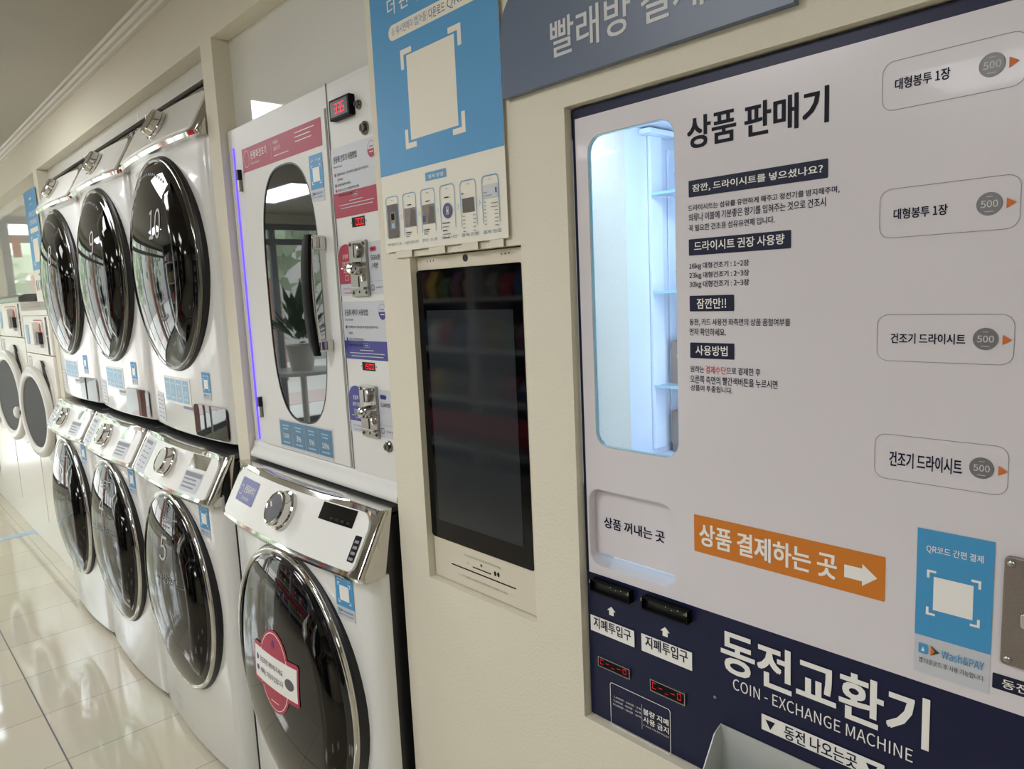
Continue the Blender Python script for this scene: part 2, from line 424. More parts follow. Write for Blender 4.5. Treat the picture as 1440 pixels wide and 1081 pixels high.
def bend(pr, fn, step=.02, rounds=4):
    """splits the long edges of flat printing and moves every point with fn(x, z, height)"""
    b = bmesh.new(); vs = [b.verts.new(v) for v in pr.v]
    for f_, mi in zip(pr.f, pr.m):
        try: q = b.faces.new([vs[i] for i in f_]); q.material_index = mi
        except ValueError: pass
    bmesh.ops.triangulate(b, faces=b.faces)
    for _ in range(rounds):
        e = [e for e in b.edges if abs(e.verts[0].co.x-e.verts[1].co.x) > step or e.calc_length() > step*3]
        if e: bmesh.ops.subdivide_edges(b, edges=e, cuts=1); bmesh.ops.triangulate(b, faces=[q for q in b.faces if len(q.verts) > 3])
    y0 = max(v.co.y for v in b.verts); b.verts.index_update()
    pr.v = [Vector(fn(v.co.x, v.co.z, y0-v.co.y)) for v in b.verts]
    pr.f = [[v.index for v in q.verts] for q in b.faces]; pr.m = [q.material_index for q in b.faces]; b.free()
def on_panel(pr, out): bend(pr, lambda x, z, h: onpanel(x, z, out+h))
DR, DZ, EX = .314, .530, .93                                        # door radius and height of its centre
def dome(x, z):
    r = min(1., math.hypot(x/EX, z-DZ)/.299); return -.013-.052*(1-r*r)**.8
def on_dome(pr, out): bend(pr, lambda x, z, h: (x, dome(x, z)-out-h, z), .012, 5)

def app_sticker(cx, z0, z1, w, name, parent, y=None, small=True):
    """blue payment sticker: blue field with corner brackets, pale foot with the app name"""
    h = z1-z0; p = Print(y if y is not None else 0, .0003 if not small else .0004)
    p.rect(cx-w/2, z0, cx+w/2, z1, 'grey_print').up(); zb = z0+h*.265
    p.rect(cx-w/2, zb, cx+w/2, z1, 'blue').up()
    p.textc('QR코드 간편 결제', cx, z1-h*.13, h*.055, 'white_print', .02, wide=w*.74/(h*.055*glyphs('QR코드 간편 결제', .02)[2]))
    q = w*.52; zc = zb+h*.31
    p.brackets(cx-q*.68, zc-q*.68, cx+q*.68, zc+q*.68, q*.24, q*.07, 'white_print')
    p.rect(cx-q/2, zc-q/2, cx+q/2, zc+q/2, 'white_print')
    z = z0+h*.175; s = h*.035
    p.poly(rrect(cx-w*.44, z-s, cx-w*.31, z+s, s*.3), 'blue'); p.poly([(cx-w*.27, z-s), (cx-w*.27, z+s), (cx-w*.15, z)], 'leaf'); p.up()
    p.poly([(cx-w*.40, z-s*.5), (cx-w*.35, z-s*.5), (cx-w*.375, z+s*.5)], 'white_print'); p.poly([(cx-w*.27, z-s), (cx-w*.27, z+s), (cx-w*.21, z)], 'orange_mark')
    p.text('Wash&PAY', cx-w*.12, z-s*.8, cx+w*.43, z+s*.9, 'blue', .025)
    p.text('앱 다운로드 후 사용 가능합니다', cx-w*.43, z0+h*.075, cx+w*.43, z0+h*.112, 'ink')
    return p

def body_y(x): return bow(x)
def on_body(pr):
    bend(pr, lambda x, z, h: (x, bow(x)-.0008-h, z))

def machine(name, label, cat, x, y, z, kind, digit, group):
    t = local(thing(name, label, cat, (x, y, z), group)); up = kind == 'dryer'
    m = MB(); bowed(m, [(.058, .022), (.014, .022), (.004, .026), (0, .036), (0, .853), (.058, .853)], 'enamel'); m.build('front_panel', t, smooth=40)
    m = MB(); m.box(-.334, .056, .02, .334, .66, .965, 'case_dark')
    m.build('cabinet', t, bevel=.004)
    for sx in (-1, 1):
        for yy in (.09, .6):
            m = MB(); m.lathe([(.018, 0), (.022, .006), (.014, .022)], (sx*.28, yy, 0), 'black', 12, (0, 0, 1)); m.build('foot', t)
    # console: chrome surround with a white face
    m = MB(); bowed(m, [(-.030, .860), (-.024, .850), (.05, .850), (.075, .985), (.048, .985), (.036, .980)], 'chrome', rc=.014, keep=.045); m.build('console_surround', t, smooth=40)
    m = MB(); hw2 = .318
    st = sorted(set([-hw2, hw2, -hw2+.004, hw2-.004, -hw2+.014, hw2-.014, hw2-.024, -hw2+.024, hw2-.034, -hw2+.034]+[q for q in stations(HW, .02) if abs(q) < hw2-.034])); secs = []
    for q in st:
        e = max(0, abs(q)-(hw2-.014)); sh = .014-math.sqrt(max(0, .014**2-e**2)); e = max(0, abs(q)-(hw2-.034)); s2 = (.034-math.sqrt(max(0, .034**2-e**2)))*.8
        a, b = onpanel(q, PA[1]+sh, .004), onpanel(q, PB[1]-s2, .004); c, d = onpanel(q, PB[1]-s2, -.004), onpanel(q, PA[1]+sh, -.004); secs.append([a, b, c, d])
    m.loft(secs, 'console'); m.build('console_face', t, smooth=40, bevel=.0012)
    m = MB(); m.box(-.325, .05, .966, .325, .64, .983, 'lid_grey'); m.build('lid', t, bevel=.005)
    # programme dial
    kx = .05 if up else .012; c = onpanel(kx, .918 if up else .928, .004); m = MB(); m.lathe([(.045, 0), (.045, .008), (.040, .010), (.040, .026), (.036, .030), (.031, .028)], c, 'chrome', 40, PN); kb = m.build('program_dial', t)
    m = MB(); m.lathe([(.031, 0), (.0, .0005)], c+PN*.0285, 'steel' if digit != 'S' else 'ink_grey', 32, PN); m.box(c.x-.003, c.y-.03, c.z+.018, c.x+.003, c.y-.029, c.z+.03, 'white_print'); m.build('dial_cap', kb)
    if digit == 'S':
        p = Print(0); p.poly(rrect(-.27, .905, -.155, .957, .001), 'purple_sticker').up(); p.text('운동화세탁기', -.232, .926, -.165, .944, 'white_print', .02); p.text('Shoes Washer', -.232, .912, -.185, .920, 'white_print')
        p.line(circ(-.252, .930, .011), circ(-.252, .930, .0095), 'white_print'); on_panel(p, .0046); p.build('name_sticker', t)
        p = Print(0); p.poly(rrect(.150, .938, .272, .970, .001), 'screen_black').up()
        for i in range(4): p.rect(.19+i*.02, .943, .2+i*.02, .947, 'screen_dim')
        on_panel(p, .0046); p.build('display', t)
        m = Print(0); m.poly(rrect(.291, .884, .312, .930, .003), 'black').up()
        for zz in (.920, .910, .900, .890): m.rect(.295, zz-.003, .308, zz+.002, 'ink_fine')
        on_panel(m, .0046); m.build('touch_keys', t)
    elif not up:
        p = Print(0); p.poly(rrect(-.295, .868, -.175, .966, .001), 'grey_print').up(); p.rect(-.29, .948, -.205, .958, 'ink_fine')
        for i in range(5): p.rect(-.285, .936-i*.014, -.255+.008*(i % 3), .939-i*.014, 'ink_fine'); p.rect(-.235, .936-i*.014, -.2, .939-i*.014, 'ink_fine')
        on_panel(p, .0044); p.build('price_sticker', t)
        p = Print(0); p.poly(rrect(.155, .936, .265, .970, .001), 'chrome'); on_panel(p, .0046); p.build('display', t)
        p = Print(0); p.poly(rrect(.150, .876, .262, .928, .001), 'grey_print').up(); p.rect(.154, .914, .258, .925, 'ink_fine')
        for i in range(3): p.rect(.158, .905-i*.010, .235+.007*(i % 2), .909-i*.010, 'ink_fine')
        on_panel(p, .0044); p.build('notice_sticker', t)
    # door
    def squash(q): q.v = [Vector((v.x*EX, v.y, v.z)) for v in q.v]
    m = MB(); m.lathe([(.300, -.03), (DR+.003, -.026), (DR+.002, -.002), (DR-.005, .004), (.27, .004)], (0, 0, DZ), 'gasket', 64); squash(m); m.build('door_seal', t)
    m = MB(); m.lathe([(.298, -.004), (DR-.004, .001), (DR-.003, .007), (DR-.005, .012), (DR-.009, .015), (DR-.012, .014), (.298, .011)], (0, 0, DZ), 'chrome_dark' if up else 'chrome', 72); squash(m)
    d = m.build('door', t, smooth=60)
    m = MB(); prof = []
    for i in range(15):
        r = .301*math.cos(PI/2*i/14); prof.append((r if i < 14 else 0., .013+.052*(1-min(1, r/.299)**2)**.8 if r < .299 else .009))
    m.lathe(prof, (0, 0, DZ), 'glass_black', 72); squash(m); m.build('door_glass', d, smooth=80)
    # grip: a ridge following the right of the glass
    m = MB(); secs = []; N = 22
    for i in range(N+1):
        a = math.radians(-52+104*i/N); k = math.sin(PI*i/N)**.5
        def P(r, o): xx, zz = r*math.cos(a)*EX, DZ+r*math.sin(a); return Vector((xx, dome(xx, zz)-o, zz))
        secs.append([P(.286, -.006), P(.284, .016*k), P(.262, .024*k), P(.238, .018*k), P(.226, -.006)])
    m.loft(secs, 'chrome_black'); m.build('door_handle', d, smooth=50)
    # lettering on the glass
    p = Print(0)
    if up:
        cx = .10
        p.text(digit, cx-(.035 if len(digit) > 1 else .018), .600, cx+(.035 if len(digit) > 1 else .018), .684, 'glass_print', -.006)
        for i in range(17):
            a = math.radians(60+i*3.6); r = .262; p.rect(r*math.cos(a)-.004, DZ+r*math.sin(a)-.005, r*math.cos(a)+.003, DZ+r*math.sin(a)+.003, 'ink_fine')
    elif digit != 'S':
        p.text(digit, .030, .650, .078, .722, 'glass_print', -.002); p.text('Washer', 0, .588, .13, .616, 'ink_fine')
        p.rect(.14, .590, .23, .5915, 'ink_fine')
        for i in range(3): p.rect(.03, .772-i*.012, .12-.02*i, .776-i*.012, 'ink_fine')
    else:
        c = (.03, .578); ra = .072
        p.poly(circ(c[0], c[1], ra, 40, .096), 'pink').up(); p.line(circ(c[0], c[1], ra-.006, 40, .090), circ(c[0], c[1], ra-.008, 40, .088), 'white_print')
        p.poly(rrect(c[0]-.1, c[1]-.048, c[0]+.105, c[1]+.048, .008), 'pink').up(); p.rect(c[0]-.094, c[1]-.038, c[0]+.099, c[1]+.038, 'white_print').up()
        for zz, s_ in ((c[1]+.012, '운동화만 세탁해 주세요'), (c[1]-.014, '세제는 자동투입됩니다')):
            p.poly(circ(c[0]-.078, zz+.001, .007, 14), 'purple'); p.text(s_, c[0]-.064, zz-.006, c[0]+.045, zz+.008, 'ink', .01)
        p.poly(circ(c[0]+.07, c[1]-.004, .018, 20, .013), 'ink_grey'); p.text('A', c[0]-.008, c[1]+.057, c[0]+.008, c[1]+.075, 'purple', .03)
        p.rect(c[0]-.018, c[1]-.07, c[0]+.018, c[1]-.068, 'white_print')
    on_dome(p, .0012); p.build('door_sticker' if digit == 'S' else 'door_lettering', d, label='pink badge sticker on the door glass' if digit == 'S' else None)
    # stickers on the enamel
    w_ = .058 if not up else .05
    p = app_sticker(.245 if not up else .205, .745 if not up else .142, .842 if not up else .222, w_ if digit != 'S' else .062, 'x', t, 0); on_body(p); p.build('payment_sticker', t)
    if up:
        m = Print(0); m.poly(rrect(.105, .032, .318, .126, .014), 'glass_black'); on_body(m); m.v = [Vector((v.x, v.y-.002, v.z)) for v in m.v]
        m.build('card_display', t)
        p = Print(0); p.rect(-.15, .112, .088, .196, 'white_print').up()
        for i in range(4):
            xa = -.142+i*.056; p.rect(xa, .119, xa+.05, .189, 'blue_pale')
        p.up()
        for i, s_ in enumerate(('5,000', '3%', '5%', '10%')):
            xa = -.142+i*.056; p.textc(s_, xa+.025, .150, .012, 'white_print'); p.rect(xa+.008, .174, xa+.04, .177, 'white_print'); p.rect(xa+.012, .130, xa+.04, .133, 'white_print')
        on_body(p); p.build('discount_sheet', t)
        p = Print(0); p.rect(-.265, .04, -.175, .135, 'grey_print').up()
        for i in range(6): p.rect(-.258, .122-i*.014, -.22, .125-i*.014, 'ink_fine'); p.rect(-.212, .122-i*.014, -.188, .125-i*.014, 'ink_fine')
        on_body(p); p.build('price_sticker', t)
        p = Print(0); p.rect(.02, .092, .098, .112, 'grey_print').up(); p.rect(.02, .103, .098, .112, 'ink_fine'); on_body(p); p.build('notice_label', t)
    else:
        p = Print(0); p.line([(-.19, .115), (-.12, .115), (-.12, .075), (-.19, .075)], [(-.188, .113), (-.122, .113), (-.122, .077), (-.188, .077)], 'ink_fine'); on_body(p); p.build('filter_hatch', t)
    return t
YL, YU = -.085, -.025
ZU = .984
lows = [(-2.29, '5', 'white front loading washer marked 5, beneath dryer 10 in the stack nearest the pilaster'),
        (-2.976, '4', 'white front loading washer marked 4, beneath dryer 9 in the middle stack'),
        (-3.662, '3', 'white front loading washer marked 3, beneath dryer 8 in the far stack')]
for x, dg, lb in lows: machine('washing_machine', lb, 'washing machine', x, YL, 0, 'washer', dg, 'washers in the three stacks')
for (x, dg, lb) in [(-2.29, '10', 'white tumble dryer marked 10, on top of washer 5 beside the pilaster'), (-2.976, '9', 'white tumble dryer marked 9, on top of the middle washer'), (-3.662, '8', 'white tumble dryer marked 8, on top of the farthest stacked washer')]:
    machine('tumble_dryer', lb, 'tumble dryer', x, YU, ZU, 'dryer', dg, 'dryers in the three stacks')
machine('washing_machine', 'white shoe washing machine with pink badge on its door, under the shoe dryer cabinet', 'washing machine', -1.525, YL+.003, 0, 'washer', 'S', None)

# ------------------------------------------------------------------ the vending and coin exchange machine
PV = .012
def g2(a, b, y=PV): return px2(y, a, b)
x0, x1 = VO[0]+.003, VO[2]-.004; zb, zt = VO[1]+.003, VO[3]-.003
V = thing('vending_machine', 'built-in dry sheet vending and coin exchange machine with white upper and navy lower front', 'vending machine', (x0, PV, zb))
zn = (at(816, 799, PV)[1]+at(1440, 1007, PV)[1])/2          # where white turns to navy
wl = (at(826, 190, PV)[0]+at(838, 625, PV)[0])/2; wr = (at(948, 165, PV)[0]+at(955, 640, PV)[0])/2
wt = (at(826, 190, PV)[1]+at(948, 165, PV)[1])/2; wb = (at(838, 625, PV)[1]+at(955, 640, PV)[1])/2-.004
sl, sr = at(828, 740, PV)[0], at(950, 790, PV)[0]; st_, sb = at(850, 689, PV)[1], at(900, 815, PV)[1]
top = zt-.013; lf = x0+.005
win = rrect(wl, wb, wr, wt, .02, 6); slot = rrect(sl, sb, sr, st_, .02, 6)
m = MB(); Y0, Y1 = PV, PV+.0035
def face(xa, za, xb, zb_): m.box(xa, Y0, za, xb, Y1, zb_, 'panel_white')
face(lf, wt, x1, top); face(wr, zn, x1, wt); face(lf, st_, wr, wb); face(lf, wb, wl, wt); face(lf, zn, sl, st_); face(sr, zn, wr, st_); face(sl, zn, sr, sb)
def corners(cx0, cz0, cx1, cz1, r):
    for cx, cz, sx, sz in ((cx0, cz0, 1, 1), (cx1, cz0, -1, 1), (cx1, cz1, -1, -1), (cx0, cz1, 1, -1)):
        pts = [(cx, cz)]+[(cx+sx*(r-r*math.cos(a)), cz+sz*(r-r*math.sin(a))) for a in [PI/2*i/8 for i in range(9)]]
        m.prism(pts, Y0, Y1, 'panel_white')
corners(wl, wb, wr, wt, .022); corners(sl, sb, sr, st_, .022)
m.build('white_front', V, smooth=0)
m = MB(); m.box(x0, PV+.001, zb, x1, Y1, zn, 'navy'); m.build('navy_front', V, smooth=0, label='dark navy lower front panel')
m = MB(); m.box(x0, PV+.0004, top, x1, Y1, zt, 'navy'); m.box(x0, PV+.0004, zn, lf, Y1, top, 'navy'); m.build('navy_border', V, smooth=0)
# cabinet behind the window
cl, dpt, LT = -.697, .46, zt-.005
m = MB()
m.box(cl-.01, Y1, wb-.05, cl, dpt, LT, 'liner'); m.box(cl, dpt, wb-.05, x1, dpt+.01, LT, 'liner'); m.box(cl-.01, Y1, LT, x1, dpt, LT+.005, 'liner'); m.box(cl-.01, Y0+.002, wb-.06, lf+.012, Y1+.002, LT+.005, 'liner'); m.box(cl, Y0+.002, wt+.001, x1, Y1+.002, LT+.005, 'liner'); m.box(cl-.01, Y1, wb-.06, x1, dpt, wb-.05, 'liner')
m.box(x1-.01, Y1, wb-.05, x1, dpt, LT, 'liner'); m.build('inner_liner', V, smooth=0)
m = MB(); m.box(cl-.002, Y1+.0, zb, x1, dpt+.012, wb-.062, 'case_dark'); m.v = [Vector(v) for v in m.v]
m = MB(); g = rrect(wl+.002, wb+.002, wr-.002, wt-.002, .02, 6); m.prism(g, Y1+.0005, Y1+.002, 'pane'); m.build('window_pane', V, smooth=0, label='clear window pane')
m = MB(); m.ring(rrect(wl+.0003, wb+.0003, wr-.0003, wt-.0003, .0217, 6), rrect(wl+.0012, wb+.0012, wr-.0012, wt-.0012, .021, 6), PV+.001, Y1+.003, 'clear_edge'); m.build('pane_edge', V, smooth=0)
for xx, yy in ((cl+.30, .05), (x1-.08, .05)):
    m = MB(); m.box(xx, .035, wb-.03, xx+.018, .045, wt+.02, 'cool_tube'); m.build('light_tube', V, smooth=0)
m = MB(); m.box(cl+.012, .03, LT-.006, x1-.03, .05, LT-.001, 'cool_tube'); m.build('light_tube', V, smooth=0)
for k, (ya, yb) in enumerate(((.186, .216), (.236, .256))):
    m = MB(); m.box(cl+.001, ya, wb-.04, cl+.007-.003*k, yb, 1.628-.02*k, 'rack_white'); m.build('rack_post', V, bevel=.001)
m = MB(); m.box(cl+.001, .165, 1.624, cl+.022, .235, 1.632, 'rack_white'); m.build('rack_bracket', V, bevel=.001)
tz = [at(930, 276, .0)[1], at(935, 412, .0)[1], at(935, 541, .0)[1]]
zl = [1.535, 1.384, 1.235]
for k, z in enumerate(zl):
    tr = MB(); tr.box(cl+.008, .185, z, x1-.03, .43, z+.0015, 'tray'); tr.box(cl+.008, .184, z-.001, x1-.03, .1855, z+.003, 'clear_edge')
    tr = tr.build('tray', V, smooth=0)
    for c in range(4):
        cxx = cl+.052+c*.085; q = MB(); q.tube([(cxx+.030*math.cos(a), .215+.0038*a, z+.036+.030*math.sin(a)) for a in [i*PI/8 for i in range(16*3)]], .0014, 'rack_white', 6); q.build('dispensing_coil', tr, smooth=60)
for zz in (zl[2]+.0016, wb-.05):
    for c in range(3):
        xa = cl+.012+.085*c; m = MB(); n = 12
        pts = [(xa, zz+.0), (xa+.07, zz)]+[(xa+.07-.07*i/n, zz+.068+(.002 if i % 2 else 0)) for i in range(n+1)]
        m.prism(pts, .225, .245, 'kraft'); pk = m.build('dry_sheet_pack', None, off=(0, 0, 0)); 
        pk.parent = V; pk.location = (-x0, -PV, -zb)
# pick-up slot
m = MB(); m.ring(rrect(sl, sb, sr, st_, .022, 8), rrect(sl+.0012, sb+.0012, sr-.0012, st_-.0012, .021, 8), Y0+.0006, Y1+.05, 'panel_white'); m.build('slot_frame', V, smooth=30)
m = MB(); m.box(sl+.001, Y1+.012, sb+.014, sr-.001, Y1+.017, st_-.001, 'panel_white'); fl = m.build('slot_flap', V, bevel=.001)
m = MB(); m.box(sl-.0, Y1+.05, sb, sr, Y1+.052, st_, 'liner'); m.box(sl+.01, Y1+.034, sb+.003, sr-.01, Y1+.038, sb+.030, 'ledge_glow'); m.build('slot_back', V, smooth=0)  # bar at the foot stands for the pale ledge, its light put in as glow
p = Print(Y1+.0115); p.text('상품 꺼내는 곳', *px2(Y1+.0115, (849.5, 741), (934.5, 747.5)), 'ink_navy', .045); p.build('slot_lettering', fl, smooth=0)
def label(name, box, txt, tb, bm, tm, bold=.03, r=.0012, extra=None, y=PV):
    p = Print(y-.0004); a = g2(*box); p.poly(rrect(*a, r, 4), bm).up()
    if txt: p.text(txt, *g2(*tb), tm, bold)
    if extra: extra(p)
    return p.build(name, V, smooth=0)
def words(name, rows, y=PV):
    p = Print(y-.0004)
    for t_, a, b, mt, bo in rows: p.text(t_, *g2(a, b), mt, bo)
    return p.build(name, V, smooth=0)
words('title_lettering', [('상품 판매기', (966.7, 211), (1166.5, 119), 'ink', .05)])
label('heading_label', ((968.7, 277.9), (1165, 222.5)), '잠깐, 드라이시트를 넣으셨나요?', ((974, 271.5), (1157.7, 230.7)), 'navy_label', 'white_print')
label('heading_label', ((969, 359.6), (1112.8, 323.1)), '드라이시트 권장 사용량', ((976.6, 353.2), (1103.7, 328.1)), 'navy_label', 'white_print')
label('heading_label', ((970.2, 437.8), (1032.6, 414.1)), '잠깐만!!', ((980.4, 434), (1021.5, 418.5)), 'navy_label', 'white_print')
label('heading_label', ((971, 503), (1032.9, 483)), '사용방법', ((978.6, 499), (1023.5, 486.5)), 'navy_label', 'white_print')
B = .024
words('dry_sheet_notice', [('드라이시트는 섬유를 유연하게 해주고 정전기를 방지해주며,', (968.1, 298.3), (1181, 260.5), 'ink_navy', B),
 ('의류나 이불에 기분좋은 향기를 입혀주는 것으로 건조시', (968.7, 312), (1161.5, 277), 'ink_navy', B), ('꼭 필요한 건조용 섬유유연제 입니다.', (968.7, 326), (1090, 303.3), 'ink_navy', B)])
words('amount_table', [('16kg 대형건조기 : 1~2장', (969.6, 380), (1053.3, 364.5), 'ink_navy', B), ('23kg 대형건조기 : 2~3장', (969.6, 393), (1053.6, 378.5), 'ink_navy', B), ('30kg 대형건조기 : 2~3장', (969.6, 406), (1053.6, 391.7), 'ink_navy', B)])
words('sold_out_notice', [('동전, 카드 사용전 좌측면의 상품 품절여부를', (969.9, 458.5), (1111.6, 447.7), 'ink_navy', B), ('먼저 확인하세요.', (970.2, 471.5), (1021, 461.7), 'ink_navy', B)])
words('usage_notice', [('원하는', (971, 523), (990.6, 514.8), 'ink_navy', B), ('결제수단', (992.6, 525), (1020.9, 515.6), 'red_ink', .014), ('으로 결제한 후', (1021.5, 526), (1069.6, 518.4), 'ink_navy', B),
 ('오른쪽 측면의 빨간색버튼을 누르시면', (971, 538), (1093.5, 534.9), 'ink_navy', B), ('상품이 투출됩니다.', (971.6, 549), (1030.3, 544.6), 'ink_navy', B)])
# product button frames
bx0, bx1 = HC-HC-.287, at(1427, 480, PV)[0]
for (tl_, bl_, txt, tb, coin, tri) in (((1250, 87.5), (1246, 157.5), '대형봉투 1장', ((1258.5, 127.5), (1337, 93.5)), (1395.5, 91), (1427, 86)),
      ((1242, 267), (1244, 335.5), '대형봉투 1장', ((1256.5, 309), (1333, 286)), (1391.5, 286.5), (1423, 284.5)),
      ((1241.6, 442), (1241, 507), '건조기 드라이시트', ((1252.5, 482.5), (1358, 469.5)), (1386, 476.5), (1417, 478)),
      ((1240, 609), (1242, 672), '건조기 드라이시트', ((1250.5, 654.5), (1353.5, 646)), (1380.5, 658), (1411, 662.5))):
    zt_, zb_ = at(*tl_, PV)[1], at(*bl_, PV)[1]
    p = Print(PV-.0004); p.rline(bx0, zb_, bx1, zt_, .011, .0005, 'ink_fine'); p.text(txt, *g2(*tb), 'ink_navy', .04)
    cx, cz = at(*coin, PV); p.poly(circ(cx, cz, .0103, 36), 'coin_grey').up()
    p.line(circ(cx, cz, .0097, 36), circ(cx, cz, .0094, 36), 'ink_fine'); p.text('500', cx-.0068, cz-.0032, cx+.0068, cz+.0032, 'coin_light', .03); p.rect(cx-.0024, cz+.0062, cx+.0024, cz+.0067, 'coin_light'); p.rect(cx-.0034, cz-.0071, cx+.0034, cz-.0065, 'coin_light')
    tx, tz_ = at(*tri, PV); p.poly([(tx-.0038, tz_-.0047), (tx-.0038, tz_+.0047), (tx+.0038, tz_)], 'orange_mark'); p.build('product_label', V, smooth=0)
def arrow(p):
    a, b = at(682+0, 0, PV), None
    xa, xb_ = at(1187.5, 803, PV)[0], at(1234, 812, PV)[0]; zc = (at(1187.5, 802.5, PV)[1]+at(1234, 812.5, PV)[1])/2
    xm = xa+(xb_-xa)*.55; p.poly([(xa, zc-.0072), (xm, zc-.0072), (xm, zc-.0125), (xb_, zc), (xm, zc+.0125), (xm, zc+.0072), (xa, zc+.0072)], 'white_print')
label('payment_sign', ((976.7, 774), (1245.7, 783.3)), '상품 결제하는 곳', ((984, 765.5), (1177.3, 780)), 'orange', 'white_print', .05, .0015, arrow)
a = at(1289, 741, PV); b = at(1397.5, 761, PV); c = at(1287, 943, PV); d = at(1393.5, 975.5, PV)
qx0, qx1, qz1, qz0 = (a[0]+c[0])/2, (b[0]+d[0])/2, (a[1]+b[1])/2, (c[1]+d[1])/2
p = app_sticker((qx0+qx1)/2, qz0, qz1, qx1-qx0, 'x', V, PV-.0004, small=True); p.build('payment_sticker', V, smooth=0, label='blue and pale grey app payment sticker')
# coin acceptor at the right edge
cx0, cz1 = at(1415, 777, PV)[0], at(1415, 779, PV)[1]; cz0 = at(1409.3, 929, PV)[1]; cw = .075
m = MB(); m.prism(rrect(cx0, cz0, cx0+cw, cz1, .004, 4), PV-.006, PV, 'steel_rough'); ca = m.build('coin_acceptor', V, bevel=.001, smooth=30)
for sx, sz in ((cx0+.006, cz1-.006), (cx0+.006, cz0+.006), (cx0+cw-.006, cz1-.006), (cx0+cw-.006, cz0+.006)):
    m = MB(); m.lathe([(.0034, 0), (.0032, .0015), (.0018, .0026), (0, .0028)], (sx, PV-.006, sz), 'steel', 14); m.build('screw', ca)
m = MB(); m.prism(rrect(cx0+.016, (cz0+cz1)/2-.010, cx0+.052, (cz0+cz1)/2+.004, .003, 3), PV-.014, PV-.006, 'chrome'); m.build('return_button', ca, bevel=.001)
m = MB(); m.prism(rrect(cx0+.022, (cz0+cz1)/2-.007, cx0+.040, (cz0+cz1)/2+.001, .002, 3), PV-.016, PV-.014, 'red_paint'); m.build('coin_mark', ca)
m = MB(); m.box(cx0+.034, PV-.0075, cz1-.035, cx0+.037, PV-.0059, cz1-.008, 'black'); m.build('coin_slot', ca, smooth=0)
la = at(1396, 944.5, PV); lb_ = at(1395.5, 966, PV)
p = Print(PV-.0004); p.poly(rrect(la[0], lb_[1], la[0]+.088, la[1], .001, 3), 'navy_label').up(); p.text('동전투입구', la[0]+.008, lb_[1]+.0032, la[0]+.064, la[1]-.0032, 'white_print', .02); p.build('coin_label', V, smooth=0)
# bill slots
for tl_, br_ in (((831.3, 812), (887, 848.8)), ((903.8, 837), (968.8, 877.8))):
    a = g2(tl_, br_, PV-.006); X0, Z1, X1, Z0 = a
    m = MB(); m.ring(rrect(X0, Z0, X1, Z1, .001, 2), rrect(X0+.0015, Z0+.002, X1-.0015, Z1-.002, .0008, 2), PV-.010, PV+.001, 'black'); bs = m.build('bill_slot', V, smooth=0)
    m = MB(); m.box(X0+.001, PV-.003, Z0+.001, X1-.001, PV+.001, Z1-.001, 'gasket'); m.build('slot_bed', bs, smooth=0)
    for sx in (X0, X1-.0016): m = MB(); m.box(sx, PV-.0112, Z1-.006, sx+.0016, PV-.010, Z1-.001, 'steel'); m.build('guide_tab', bs, smooth=0)
    p = Print(PV-.0106)
    for i in range(4):
        xx = X0+(X1-X0)*(.55+.13*i); p.poly(circ(xx, Z1-.0026-(.0022 if i % 2 else 0), .0005, 8), 'green_led')
    p.build('indicator_lamps', bs, smooth=0)
for c, bb, tb in (((860, 859), ((831.3, 885), (892, 887)), ((835.5, 881), (887.5, 886.5))), ((935.5, 888), ((902.5, 914), (973.3, 917.5)), ((908, 909), (967.5, 916)))):
    cx, cz = at(*c, PV); p = Print(PV-.0004); p.arrow_up(cx, cz, .0155, .0135, 'white_print'); p.poly(rrect(*g2(*bb), .0006, 2), 'white_print').up(); p.text('지폐투입구', *g2(*tb), 'ink_navy', .04); p.build('bill_label', V, smooth=0)
def seg(p, x, z, w, h, t, on, m):
    S = dict(a=((0, h-t), (w, h)), g=((0, h/2-t/2), (w, h/2+t/2)), d=((0, 0), (w, t)), f=((0, h/2), (t, h)), e=((0, 0), (t, h/2)), b=((w-t, h/2), (w, h)), c=((w-t, 0), (w, h/2)))
    for k in on:
        (a, b), (c, d) = S[k]; p.rect(x+a+t*.25, z+b+t*.15, x+c-t*.25, z+d-t*.15, m)
DIG = {'0': 'abcdef', '1': 'bc', '3': 'abgcd', '5': 'afgcd', '-': 'g', 'C': 'afed', '_': 'd', '~': 'a'}
for (tl_, br_) in (((841.4, 921.5), (886.2, 955.4)), ((914.5, 953.6), (964, 992.5))):
    X0, Z1, X1, Z0 = g2(tl_, br_, PV-.001); m = MB(); m.ring(rrect(X0, Z0, X1, Z1, .0006, 2), rrect(X0+.0012, Z0+.0012, X1-.0012, Z1-.0012, .0004, 2), PV-.0022, PV+.001, 'steel'); cdp = m.build('credit_display', V, smooth=0)
    p = Print(PV+.0002); p.y = PV-.0006; p.rect(X0+.001, Z0+.001, X1-.001, Z1-.001, 'black').up()
    ww = (X1-X0-.006)/5
    for i, ch in enumerate('C-_-0'): seg(p, X0+.003+i*ww, Z0+.004, ww*.62, (Z1-Z0)-.008, .0011, DIG[ch], 'red_led_dim')
    p.build('display_digits', cdp, smooth=0)
a = g2((859.6, 1018), (943, 997.5)); X0, Z0, X1 = a[0], (at(859.6, 1018, PV)[1]+at(943.4, 1061.4, PV)[1])/2, at(943.4, 1030, PV)[0]; Z1 = (at(857, 957.9, PV)[1]+at(942, 997, PV)[1])/2
p = Print(PV-.0004); p.rline(X0, Z0, X1, Z1, .0045, .0009, 'white_print'); xm = at(903, 1010, PV)[0]; p.rect(xm-.0002, Z0+.018, xm+.0002, Z1-.012, 'white_print')
